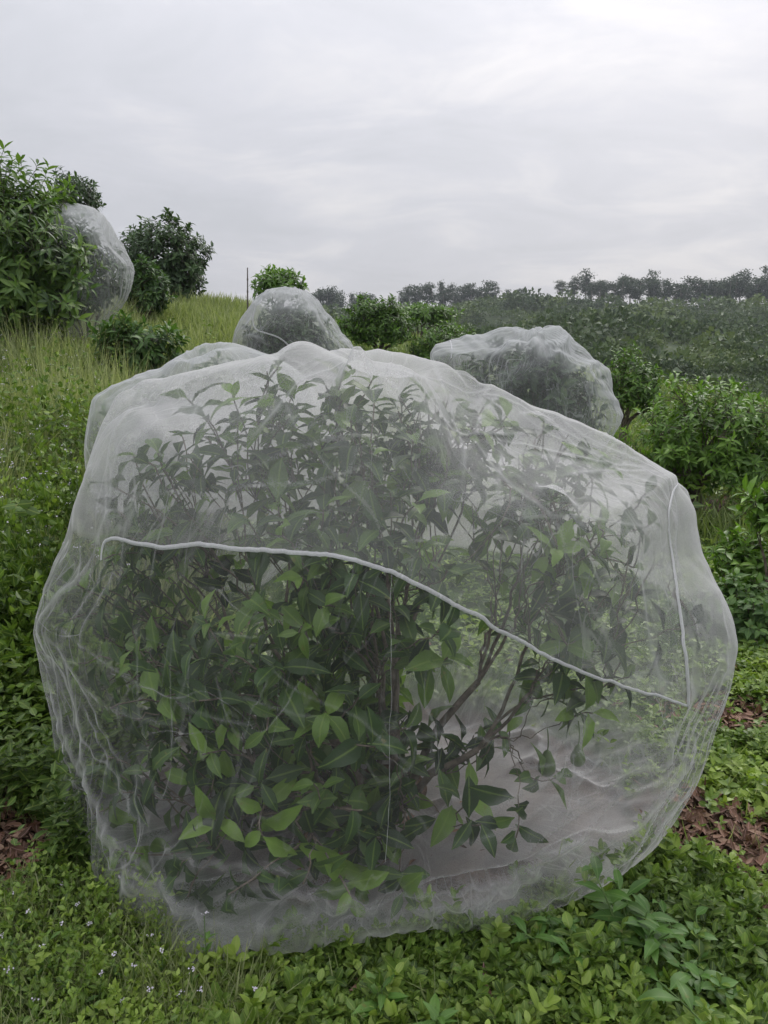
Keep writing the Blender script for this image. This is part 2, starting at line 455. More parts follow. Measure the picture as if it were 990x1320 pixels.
# ------------------------------------------------------------------ ground sheet
# bare patches (reddish soil and litter) as (x, y, radius x, radius y, strength)
PATCH = []
for (u, v, rx, ry, s) in [(900, 1062, .27, .22, .8), (985, 1100, .25, .2, .8), (935, 925, .28, .22, .8), (18, 1115, .22, .24, 1.1), (30, 1020, .12, .3, .6),
                          (238, 412, 1.3, 1.6, 1.3), (930, 655, .9, .6, .8), (620, 1285, .06, .04, .5), (460, 1290, .05, .04, .5), (985, 1175, .12, .1, .7)]:
    P_ = hit(u, v); PATCH.append((P_[0], P_[1], rx, ry, s))
MAIN_C = np.array([0.02, 2.6, .6])
def soil_at(x, y):
    r = np.zeros(np.broadcast(x, y).shape)
    wob = vnoise(x * 3.1, y * 3.1, 0, 31) * .35
    for (px, py, rx, ry, s) in PATCH:
        d = np.hypot((x - px) / rx, (y - py) / ry) + wob
        r = np.maximum(r, s * (1 - sstep(.55, 1.25, d)))
    d = np.hypot((x - MAIN_C[0]) / .95, (y - 2.65) / .72)
    r = np.maximum(r, .85 * (1 - sstep(.8, 1.1, d)))
    return r

def build_ground():
    na = 640
    rr = np.concatenate([[0.02], np.geomspace(.25, 12, 190), np.geomspace(12.3, 320, 190)[0:], np.geomspace(340, 1500, 16)])
    a = np.arange(na) / na * 2 * PI
    X = rr[:, None] * np.cos(a)[None]; Y = rr[:, None] * np.sin(a)[None]
    Z = ground_z(X, Y)
    so = soil_at(X, Y)
    sc = sstep(30, 60, np.hypot(X, Y))
    n = len(rr)
    i = np.arange(n - 1)[:, None] * na; j = np.arange(na)[None]
    f = np.stack([i + j, i + na + j, i + na + (j + 1) % na, i + (j + 1) % na], -1).reshape(-1, 4)
    o = mesh_obj('ground', np.stack([X, Y, Z], -1).reshape(-1, 3), [f], ground_mat(), None, {'soil': so.ravel(), 'scrub': sc.ravel()})
    tag(o, 'sloping orchard ground rising to a far scrubby ridge', 'ground', None, 'structure')
build_ground()

# ------------------------------------------------------------------ nets
def net_surface(out_px, C, ryf, ryb, rz_dn, nphi=240, nth=130, thmax=150, pw=2.3, tip_seed=1, npins=22, slack=(.03, .20), iters=220, tuck=.5, open_bottom=True,
                att=.02, sag=.035, twist=.8, floor=True, facet=.9, nfacet=46, bend=.2):
    out = np.array(out_px, float)
    cu, cv = proj(C[None])[0][0], proj(C[None])[1][0]
    ang = np.arctan2(-(out[:, 1] - cv), out[:, 0] - cu); rad = np.hypot(out[:, 0] - cu, out[:, 1] - cv)
    o_ = np.argsort(ang); ang, rad = ang[o_], rad[o_]
    ang = np.concatenate([ang - 2 * PI, ang, ang + 2 * PI]); rad = np.concatenate([rad] * 3)
    pxm = F / (C[1] * CP + (CAMZ - C[2]) * SP)
    th = np.radians(np.linspace(.8, thmax, nth)); ph = np.arange(nphi) / nphi * 2 * PI
    TH, PH = np.meshgrid(th, ph, indexing='ij')
    D = np.stack([np.sin(TH) * np.cos(PH), np.sin(TH) * np.sin(PH), np.cos(TH)], -1)
    base = np.interp(0, ang, rad) / pxm
    rx = base
    ry = np.where(D[..., 1] < 0, ryf, ryb)
    rz = np.where(D[..., 2] > 0, np.interp(PI / 2, ang, rad) / pxm, rz_dn)
    r = 1 / ((np.abs(D[..., 0]) / rx) ** pw + (np.abs(D[..., 1]) / ry) ** pw + (np.abs(D[..., 2]) / rz) ** pw) ** (1 / pw)
    def place(r):
        P = C + D * r[..., None]
        if floor:
            gz = ground_z(P[..., 0], P[..., 1]) + .02
            P[..., 2] = np.maximum(P[..., 2], gz)
        return P
    nb = 180; edges = np.linspace(-PI, PI, nb + 1); cen = (edges[1:] + edges[:-1]) / 2
    tgt = np.interp(cen, ang, rad)
    for it in range(14):
        P = place(r)
        u, v = proj(P)
        a = np.arctan2(-(v - cv), u - cu); R = np.hypot(u - cu, v - cv)
        b = np.clip(((a + PI) / (2 * PI) * nb).astype(int), 0, nb - 1)
        mxr = np.zeros(nb); np.maximum.at(mxr, b.ravel(), R.ravel())
        for k in range(nb):
            if mxr[k] == 0: mxr[k] = tgt[k]
        corr = tgt / mxr
        kk = np.array([.25, .5, .25]) if it > 8 else np.array([.1, .2, .4, .2, .1])
        c2 = np.concatenate([corr[-4:], corr, corr[:4]]); c2 = np.convolve(c2, kk, 'same')[4:-4]
        cc = np.interp(a.ravel(), np.concatenate([[cen[-1] - 2 * PI], cen, [cen[0] + 2 * PI]]), np.concatenate([[c2[-1]], c2, [c2[0]]])).reshape(a.shape)
        # correction counts fully on the rim, and less towards the middle of the view
        w = np.clip(R / np.interp(a.ravel(), cen, tgt, period=2 * PI).reshape(R.shape), 0, 1) ** 3
        w = w * sstep(0, np.radians(12), TH) + (1 - sstep(0, np.radians(12), TH)) * 1.0
        r = r * (1 + (cc - 1) * w * .9)
        r = r.copy()
        r[0] = r[0].mean(); r[1] = r[1] * .3 + r[1].mean() * .7
        # smooth the radius a little
        for _ in range(2):
            rs = (np.roll(r, 1, 1) + np.roll(r, -1, 1) + 2 * r) / 4
            r = rs; r[1:-1] = (r[:-2] + r[2:] + 2 * r[1:-1]) / 4
    T = place(r)
    lr = np.random.default_rng(tip_seed)
    # cloth tucked inwards on the ground
    tk = sstep(np.radians(thmax - 26), np.radians(thmax), TH)
    T[..., :2] = C[:2] + (T[..., :2] - C[:2]) * (1 - tk[..., None] * tuck)
    if floor: T[..., 2] = np.maximum(T[..., 2] - 0, ground_z(T[..., 0], T[..., 1]) + .015)
    # twig ends hold the cloth up; between them it sags
    tdir = unit(lr.normal(0, 1, (npins * 6, 3)) * [1, 1, .8] + [0, 0, .55]); tdir = tdir[tdir[:, 2] > -.1][:npins * 2]
    keep = []
    for d_ in tdir:
        if all(d_ @ k < .955 for k in keep): keep.append(d_)
    keep = np.array(keep[:npins])
    cosd = (D.reshape(-1, 3) @ keep.T).reshape(D.shape[:2] + (len(keep),))
    angd = np.arccos(np.clip(cosd, -1, 1))
    near = angd.min(-1)
    sg = sstep(0, .45, near) * sag * sstep(np.radians(125), np.radians(75), TH)
    # taut flat panels meeting in straight creases: planes tangent to the hull
    Tc = T - C; rT = np.linalg.norm(Tc, axis=-1)
    nrm = np.cross(np.roll(T, -1, 1) - np.roll(T, 1, 1), np.gradient(T, axis=0)); nrm = unit(nrm); nrm = nrm * np.sign((nrm * Tc).sum(-1, keepdims=True))
    dd_ = unit(Tc)
    npl = nfacet
    ii = (np.arccos(lr.uniform(math.cos(math.radians(118)), .97, npl)) / th[-1] * (nth - 1)).astype(int); jj = lr.integers(0, nphi, npl)
    rp = np.full(rT.shape, 9.9)
    for a_, b_ in zip(ii, jj):
        n_ = unit(nrm[a_, b_] + lr.normal(0, .05, 3)); h_ = n_ @ Tc[a_, b_]
        dn_ = dd_ @ n_
        rp = np.where(dn_ > .2, np.minimum(rp, h_ / np.maximum(dn_, .2)), rp)
    fac = np.clip(rp / rT, 1.0, 1.07); fac = 1 + (fac - 1.012) * facet * sstep(np.radians(132), np.radians(105), TH) * sstep(np.radians(4), np.radians(14), TH)
    T = C + Tc * fac[..., None]
    T = T - D * sg[..., None] * base + D * (np.exp(-(near / .05) ** 2) * .001 * base)[..., None]
    # rest lengths
    low = sstep(np.radians(70), np.radians(135), TH)
    exh = (slack[0] + (slack[1] - slack[0]) * low) * (1 + .9 * vnoise(PH * 2.2, TH * 2.5, 0, tip_seed + 12))
    P = T.copy()
    up = unit(D)
    sh = TH * twist * np.sin(PH + .6) 
    warp = .35 * vnoise(PH * 1.6, TH * 2.2, 0, tip_seed + 6)
    nz = .7 - 2.2 * np.abs(vnoise((PH + sh + warp) * nphi / 62, TH * 1.2, 0, tip_seed + 3)) + .3 * vnoise((PH + sh - warp) * nphi / 24, TH * 2.0, 0, tip_seed + 4)
    wr = np.abs(((PH + sh) * 1.0))
    nz2 = fbm(PH * 5 + 3, TH * 6, 0, tip_seed + 9, 3)
    P = P + up * (nz * (.002 + .022 * low) + nz2 * .006)[..., None] * base
    def edge(A, B, rest, ks, kc):
        d = B - A; L = np.linalg.norm(d, axis=-1, keepdims=True) + 1e-9
        e = (L - rest[..., None])
        return d / L * e * np.where(e > 0, ks, kc) * .5
    rl = lambda A, B: np.linalg.norm(B - A, axis=-1)
    rh = rl(T, np.roll(T, -1, 1)) * (1 + exh)
    rv = rl(T[:-1], T[1:]) * (.995 + .03 * low[:-1])
    rd1 = np.sqrt((rh[:-1]) ** 2 + rv ** 2); rd2 = rd1
    rh2 = rh + np.roll(rh, -1, 1); rv2 = rv[:-1] + rv[1:]
    pins = near < .025
    g = base * .0006
    for it in range(iters):
        dP = np.zeros_like(P)
        c = edge(P, np.roll(P, -1, 1), rh, .9, .6); dP += c; dP -= np.roll(c, 1, 1)
        c = edge(P[:-1], P[1:], rv, .9, .6); dP[:-1] += c; dP[1:] -= c
        Q = np.roll(P, -1, 1)
        c = edge(P[:-1], Q[1:], rd1, .4, .2); dP[:-1] += c; dP[1:] -= np.roll(c, 1, 1)
        c = edge(Q[:-1], P[1:], rd1, .4, .2); dP[:-1] += np.roll(c, 1, 1); dP[1:] -= c
        Q2 = np.roll(P, -2, 1)
        c = edge(P, Q2, rh2, 0, bend); dP += c; dP -= np.roll(c, 2, 1)
        c = edge(P[:-2], P[2:], rv2, 0, bend); dP[:-2] += c; dP[2:] -= c
        dP *= .55
        kk = att * (1 if it < iters * .6 else .6)
        dP += (T - P) * kk * (1 - .4 * low[..., None])
        dP[..., 2] -= g
        dP[pins] = 0
        P = P + dP
        P[0] = P[0].mean(0)
        if floor and it % 4 == 3:
            P[..., 2] = np.maximum(P[..., 2], ground_z(P[..., 0], P[..., 1]) + .012)
    for _ in range(5):
        P[1:-1] = (P[:-2] + P[2:] + 2 * P[1:-1]) / 4
    return P, TH, PH, D

def refine(P):
    A = P; B = np.roll(P, -1, 1); m = (9 * (A + B) - np.roll(P, 1, 1) - np.roll(P, -2, 1)) / 16
    Q = np.empty((P.shape[0], P.shape[1] * 2) + P.shape[2:]); Q[:, ::2] = A; Q[:, 1::2] = m
    E = np.concatenate([Q[:1], Q, Q[-1:]], 0)
    m = (9 * (E[1:-2] + E[2:-1]) - E[:-3] - E[3:]) / 16
    R = np.empty((P.shape[0] * 2 - 1, Q.shape[1]) + P.shape[2:]); R[::2] = Q; R[1::2] = m
    return R

def grid_normals(P, C):
    n = np.cross(np.roll(P, -1, 1) - np.roll(P, 1, 1), np.gradient(P, axis=0)); n = unit(n)
    return n * np.sign((n * (P - C)).sum(-1, keepdims=True))

def creases(P, C, lines, seed=0):
    """pull sharp little ridges out of the cloth along each line (a, b, height, width); returns the shape and how much cloth is folded together there"""
    r = np.random.default_rng(seed)
    N = grid_normals(P, C); disp = np.zeros(P.shape[:2]); dens = np.zeros(P.shape[:2])
    for a, b, h, w in lines:
        ab = b - a; L = np.linalg.norm(ab)
        t = np.clip(((P - a) @ ab) / (L * L), 0, 1)
        side = unit(np.cross(ab, a - C))
        bow = r.normal(0, .03) * L * 4 * t * (1 - t) + .012 * np.sin(t * L * r.uniform(9, 20) + r.random() * 6)
        X = P - a - t[..., None] * ab
        # distance across the cloth only; cloth on the far side of the bag is left alone
        d = np.abs((X * side).sum(-1) - bow)
        rad = np.abs(((P - C) * unit((a + b) / 2 - C)).sum(-1) - ((a + t[..., None] * ab - C) * unit((a + b) / 2 - C)).sum(-1))
        ends = np.clip(np.minimum(t, 1 - t) * 5, 0, 1) * (t > 0) * (t < 1)
        k = ends * (rad < .12 + .3 * L)
        disp += h * np.exp(-d / w) * k - h * .35 * np.exp(-(d / (w * 3)) ** 2) * k
        dens += np.exp(-(d / (w * .42)) ** 2) * k
    return P + N * np.clip(disp, -.012, .016)[..., None], dens

def fit_rim(P, C, out_px, n=5, nb=150):
    out = np.array(out_px, float); cu, cv = [float(q[0]) for q in proj(C[None])]
    ang = np.arctan2(-(out[:, 1] - cv), out[:, 0] - cu); rad = np.hypot(out[:, 0] - cu, out[:, 1] - cv)
    o_ = np.argsort(ang); cen = (np.arange(nb) + .5) / nb * 2 * PI - PI
    tgt = np.interp(cen, ang[o_], rad[o_], period=2 * PI)
    P = P.copy()
    for _ in range(n):
        u, v = proj(P); a = np.arctan2(-(v - cv), u - cu); R = np.hypot(u - cu, v - cv)
        b = np.clip(((a + PI) / (2 * PI) * nb).astype(int), 0, nb - 1)
        m = np.zeros(nb); np.maximum.at(m, b.ravel(), R.ravel()); m = np.where(m == 0, tgt, m)
        c = tgt / m; c = np.convolve(np.concatenate([c[-2:], c, c[:2]]), [.15, .7, .15], 'same')[2:-2]
        cc = np.interp(a.ravel(), cen, c, period=2 * PI).reshape(a.shape)
        w = np.clip(R / np.interp(a.ravel(), cen, m, period=2 * PI).reshape(R.shape), 0, 1) ** 4
        w = w * sstep(.01, .12, np.arange(P.shape[0]) / P.shape[0])[:, None]
        P = C + (P - C) * (1 + (cc - 1) * w * .8)[..., None]
        P[..., 2] = np.maximum(P[..., 2], ground_z(P[..., 0], P[..., 1]) + .01)
    return P

def press_inside(bag, P, C, k=.985):
    """leaves that reach the cloth are bent back along it"""
    nb1, nb2 = 90, 180
    D = P - C; R = np.linalg.norm(D, axis=-1); t = np.arccos(np.clip(D[..., 2] / R, -1, 1)); p = np.arctan2(D[..., 1], D[..., 0]) + PI
    M_ = np.full((nb1, nb2), 9.9)
    np.minimum.at(M_, (np.clip((t / PI * nb1).astype(int), 0, nb1 - 1).ravel(), np.clip((p / (2 * PI) * nb2).astype(int), 0, nb2 - 1).ravel()), R.ravel())
    M_[0] = M_[1][M_[1] < 9].min() if (M_[1] < 9).any() else M_[0]
    for i, V in enumerate(bag.V):
        D = V - C; R = np.linalg.norm(D, axis=-1); t = np.arccos(np.clip(D[..., 2] / R, -1, 1)); p = np.arctan2(D[..., 1], D[..., 0]) + PI
        lim = M_[np.clip((t / PI * nb1).astype(int), 0, nb1 - 1), np.clip((p / (2 * PI) * nb2).astype(int), 0, nb2 - 1)] * k
        bag.V[i] = C + D * np.minimum(1, lim / R)[:, None]

def surf(P, th_deg, ph, thmax):
    i = int(np.clip((th_deg - .8) / (thmax - .8) * (P.shape[0] - 1), 0, P.shape[0] - 1)); j = int((ph % (2 * PI)) / (2 * PI) * P.shape[1]) % P.shape[1]
    return P[i, j]

def random_creases(P, n, seed, thmax, hub=8, h=(.004, .010), w=(.008, .016), th=(8, 120)):
    r = np.random.default_rng(seed); out = []
    hubs = [(r.uniform(th[0] + 10, th[1] * .8), r.random() * 2 * PI) for _ in range(hub)]
    for k in range(n):
        if r.random() < .7:
            t0, p0 = hubs[r.integers(hub)]; a = r.random() * 2 * PI; L = r.uniform(12, 38)
            t1 = t0 + L * math.cos(a); p1 = p0 + math.radians(L * math.sin(a)) / max(.35, math.sin(math.radians(t0)))
        else:
            t0, p0 = r.uniform(*th), r.random() * 2 * PI
            t1, p1 = t0 + r.uniform(-30, 30), p0 + r.uniform(-.5, .5)
        t1 = min(max(t1, 4), thmax - 12)
        a_, b_ = surf(P, t0, p0, thmax), surf(P, t1, p1, thmax)
        if np.linalg.norm(a_ - b_) > .12: out.append((a_, b_, r.uniform(*h), r.uniform(*w)))
    return out

def net_mesh(name, P, mat, dens, label, group=None, origin=None):
    nth, nphi = P.shape[:2]
    i = np.arange(nth - 1)[:, None] * nphi; j = np.arange(nphi)[None]
    f = np.stack([i + j, i + nphi + j, i + nphi + (j + 1) % nphi, i + (j + 1) % nphi], -1).reshape(-1, 4)
    origin = np.array([P[..., 0].mean(), P[..., 1].mean(), P[..., 2].min()]) if origin is None else origin
    vv, uu = np.meshgrid(np.linspace(0, 2.7, nth), np.arange(nphi) / nphi * 2 * PI, indexing='ij'); tw = uu + .8 * np.sin(vv)
    o = mesh_obj(name, (P - origin).reshape(-1, 3), [f], mat, None, {'dens': dens.ravel(), 'ca': np.cos(uu).ravel(), 'cb': np.sin(uu).ravel(), 'cv': vv.ravel(), 'ta': np.cos(tw).ravel(), 'tb': np.sin(tw).ravel()})
    o.location = origin
    tag(o, label, 'net', group)
    return o, f, origin

OUT_MAIN = [(130,545),(150,510),(185,488),(240,478),(300,465),(355,455),(378,440),(400,437),(425,449),(460,447),(520,453),(560,463),(620,490),(680,520),(760,548),(820,578),(875,615),
            (895,650),(905,710),(925,750),(945,790),(952,830),(942,890),(922,945),(900,1010),(870,1060),(840,1100),(800,1132),(760,1155),(700,1180),(650,1198),(560,1202),(500,1210),
            (440,1224),(380,1232),(320,1240),(240,1244),(200,1222),(160,1188),(130,1160),(108,1120),(90,1080),(75,1000),(65,920),(50,860),(42,810),(55,760),(85,690),(105,620),(120,570)]
NG = 'white insect nets pulled over the orchard trees'
TMX = 162
P, TH, PH, D = net_surface(OUT_MAIN, MAIN_C, .80, .78, .62, nphi=300, nth=176, thmax=TMX, npins=18, slack=(.02, .13), iters=240, tuck=.33)

ZIP1 = [(133,722),(134,700),(145,693),(160,696),(205,706),(255,703),(300,706),(350,711),(400,715),(455,722),(520,745),(590,780),(650,815),(720,853),(790,880),(850,898),(887,908)]
ZIP2 = [(887,908),(883,850),(873,770),(862,700),(861,660),(868,632),(878,619)]
SEAM1 = [(503,738),(503,800),(504,870),(502,950),(501,1030),(499,1110)]
SEAM2 = [(292,712),(296,800),(293,900),(296,1000)]
FOLD1 = [(62,822),(100,850),(150,880),(190,905),(240,938)]

nth_, nphi_ = P.shape[:2]
def bvh_of(P):
    nth, nphi = P.shape[:2]
    i = np.arange(nth - 1)[:, None] * nphi; j = np.arange(nphi)[None]
    f = np.stack([i + j, i + nphi + j, i + nphi + (j + 1) % nphi, i + (j + 1) % nphi], -1).reshape(-1, 4)
    return BVHTree.FromPolygons([tuple(v) for v in P.reshape(-1, 3)], [tuple(int(a) for a in q) for q in f])

def polyline(pts, step=4.0):
    pts = np.array(pts, float)
    # Catmull-Rom resample
    Q = np.vstack([2 * pts[0] - pts[1], pts, 2 * pts[-1] - pts[-2]])
    out = []
    for k in range(1, len(Q) - 2):
        n = max(2, int(np.linalg.norm(Q[k + 1] - Q[k]) / step))
        for t in np.arange(n) / n:
            out.append(.5 * ((2 * Q[k]) + (-Q[k - 1] + Q[k + 1]) * t + (2 * Q[k - 1] - 5 * Q[k] + 4 * Q[k + 1] - Q[k + 2]) * t * t + (-Q[k - 1] + 3 * Q[k] - 3 * Q[k + 1] + Q[k + 2]) * t ** 3))
    out.append(pts[-1])
    return np.array(out)

def on_net(bvh, px):
    pts, nor = [], []
    for (u, v) in px:
        d = ray(u, v); d = d / np.linalg.norm(d)
        h = bvh.ray_cast(Vector((0, 0, CAMZ)), Vector(d))
        if h[0] is None: continue
        n = np.array(h[1])
        if n @ d > 0: n = -n
        pts.append(np.array(h[0])); nor.append(n)
    return np.array(pts), np.array(nor)

def smooth_line(A, n=3, ends=True):
    A = A.copy()
    for _ in range(n):
        A[1:-1] = (A[:-2] + A[2:] + 2 * A[1:-1]) / 4
    return A

P = fit_rim(P, MAIN_C, OUT_MAIN)
bvh = bvh_of(P)
def px_crease(u0, v0, u1, v1, h=.008, w=.011):
    q, _ = on_net(bvh, [(u0, v0), (u1, v1)])
    return (q[0], q[1], h, w) if len(q) == 2 else None
CR = [px_crease(*c) for c in [
    (62,822,250,945), (60,800,235,900,.006,.008), (75,840,170,1010,.01,.014), (58,860,120,1050,.012,.016), (64,800,150,655,.01,.012), (110,850,150,720,.012,.012), (90,800,140,705,.008,.012),
    (135,700,165,560,.01,.012), (150,700,190,520,.006,.012), (100,900,190,1080,.010,.014), (190,1080,420,1130,.012,.016), (150,1100,330,1180,.012,.014), (120,1060,250,1160,.012,.015),
    (260,1170,480,1150,.012,.014), (300,1140,520,1165,.010,.014), (480,1160,700,1110,.012,.014), (885,925,640,1120,.014,.015), (890,935,700,1130,.014,.014), (875,930,560,1100,.010,.012), (905,930,800,1090,.012,.014),
    (890,945,840,1080,.012,.012), (860,940,740,1010,.008,.010), (880,950,690,1060,.010,.010), (915,860,880,1010,.012,.014), (935,820,905,930,.010,.014), (610,1175,760,1080,.012,.015), (660,1180,850,1050,.014,.015),
    (395,570,495,705,.007,.009), (500,705,640,680,.006,.009), (640,680,855,695,.006,.009), (600,560,735,760,.006,.009), (735,760,800,850,.006,.010), (680,540,870,690,.007,.010), (700,530,880,640,.006,.010),
    (240,478,330,600,.006,.010), (330,600,500,560,.006,.010), (500,560,560,470,.005,.009), (185,500,150,640,.007,.010), (420,445,300,620,.006,.010), (395,440,340,470,.006,.010), (460,450,700,560,.006,.010),
    (300,900,430,930,.005,.008), (330,840,560,1000,.004,.008), (640,1000,850,930,.008,.010), (560,930,700,1000,.004,.008), (870,620,760,560,.006,.010), (877,620,900,760,.008,.012), (877,622,800,700,.006,.010),
    (280,640,490,600,.006,.010), (160,640,330,640,.006,.010), (350,470,380,560,.006,.010), (520,456,480,560,.006,.010), (560,470,600,640,.006,.010),
    (885,930,640,1125,.016,.045), (892,945,760,1095,.016,.04), (872,935,600,1065,.014,.04), (300,1195,520,1165,.014,.04), (500,1178,720,1125,.014,.045), (140,1115,300,1195,.014,.04), (905,990,820,1105,.014,.035),
    (610,1155,810,1050,.015,.045), (75,830,120,1060,.014,.035), (135,705,60,850,.014,.03), (60,880,200,1130,.014,.035), (880,960,700,1110,.012,.02), (895,960,790,1110,.012,.02)]]
CR = [c for c in CR if c is not None] + random_creases(P, 46, 5, TMX)
P0 = P
z1, n1 = on_net(bvh, polyline(ZIP1)); z2, n2 = on_net(bvh, polyline(ZIP2))
# the seam line as a polar angle for each longitude: top panel above it is made denser to imitate sky-lit whiteness
zc = z1 - MAIN_C
zphi = np.arctan2(zc[:, 1], zc[:, 0]) % (2 * PI); zth = np.arccos(zc[:, 2] / np.linalg.norm(zc, axis=1))
so_ = np.argsort(zphi)
P = refine(P); TH = refine(TH[..., None])[..., 0]
P, fold_ = creases(P, MAIN_C, CR, 3)
_h = P[..., 2] - ground_z(P[..., 0], P[..., 1])
_qa, _qb = P[..., 0] * .8 + P[..., 1] * .6, P[..., 1] * .8 - P[..., 0] * .6
_rg = 1 - np.abs(fbm(_qa * 1.6 + 3, _qb * 4.2, 0, 91, 3)) * 1.7
P[..., 2] += sstep(.12, .02, _h) * np.clip(_rg, 0, 1) ** 2 * .04 * sstep(math.radians(TMX), math.radians(TMX - 9), TH)
P[..., 2] = np.maximum(P[..., 2], ground_z(P[..., 0], P[..., 1]) + .008)
nth_, nphi_ = P.shape[:2]
bvh = bvh_of(P)
z1, n1 = on_net(bvh, polyline(ZIP1)); z2, n2 = on_net(bvh, polyline(ZIP2))
Dc = P - MAIN_C
pphi = np.arctan2(Dc[..., 1], Dc[..., 0]) % (2 * PI); pth = np.arccos(np.clip(Dc[..., 2] / np.linalg.norm(Dc, axis=-1), -1, 1))
lim = np.interp(pphi, zphi[so_], zth[so_], period=2 * PI)
front = (pphi > zphi.min()) & (pphi < zphi.max())
upper = sstep(.015, -.015, pth - lim)
backs = sstep(.1, .45, P[..., 1] - MAIN_C[1])
hgt = P[..., 2] - ground_z(P[..., 0], P[..., 1])
dens = .60 + 1.6 * upper + backs * (upper * 3.2 + 1.9 * sstep(.42, .25, hgt)) + 3.0 * sstep(.17 + .1 * vnoise(pphi * 3, 0, 0, 8), .03, hgt) + 2.0 * np.clip(fold_, 0, 1.3)
NETO, netf, norg = net_mesh('insect_net', P, M['net'], dens, 'large sheer white net bag with a long white zip, covering the foreground bush')

def strip(name, pts, nor, width, thick, mat, parent, origin, smoothn=4, off=.004):
    pts = smooth_line(pts, smoothn); nor = unit(smooth_line(nor, 12))
    T = unit(np.gradient(pts, axis=0)); Sx = unit(np.cross(T, nor)); Nn = np.cross(Sx, T)
    Nn = Nn * np.sign((Nn * nor).sum(-1, keepdims=True))
    W = np.broadcast_to(width, (len(pts),))[:, None]
    t = np.arange(len(pts)) * .9
    pts = pts + Nn * off + Sx * (np.sin(t * .37) * .0012 + .0035 * vnoise(t * .22, 0, 0, 5) + .0015 * vnoise(t * .8, 0, 0, 6))[:, None]
    prof = [(-.5, 0), (-.42, .6), (-.12, .7), (0, 1.0), (.12, .7), (.42, .6), (.5, 0), (0, -.1)]
    V = np.stack([pts + Sx * a * W + Nn * b * thick for a, b in prof], 1)
    n, s = len(pts), len(prof)
    i = np.arange(n - 1)[:, None] * s; j = np.arange(s)[None]
    f = np.stack([i + j, i + (j + 1) % s, i + s + (j + 1) % s, i + s + j], -1).reshape(-1, 4)
    return mesh_obj(name, V.reshape(-1, 3) - origin, [f], mat, parent, {'dens': np.full(n * s, 1.0), 'ca': V[..., 0].ravel(), 'cb': V[..., 1].ravel(), 'cv': V[..., 2].ravel()})
w1 = np.interp(np.arange(len(z1)), [0, 20, len(z1) * .5, len(z1) - 1], [.009, .013, .012, .0075])
strip('zipper', z1, n1, w1, .0018, M['zip'], NETO, norg)
w2 = np.interp(np.arange(len(z2)), [0, len(z2) * .7, len(z2) - 1], [.015, .013, .006])
strip('zipper', z2, n2, w2, .0018, M['zip'], NETO, norg)
for sp_, wd in ((SEAM1, .0011),):
    a_, b_ = on_net(bvh, polyline(sp_, 8)); strip('seam', a_, b_, wd, .0015, M['seam'], NETO, norg)

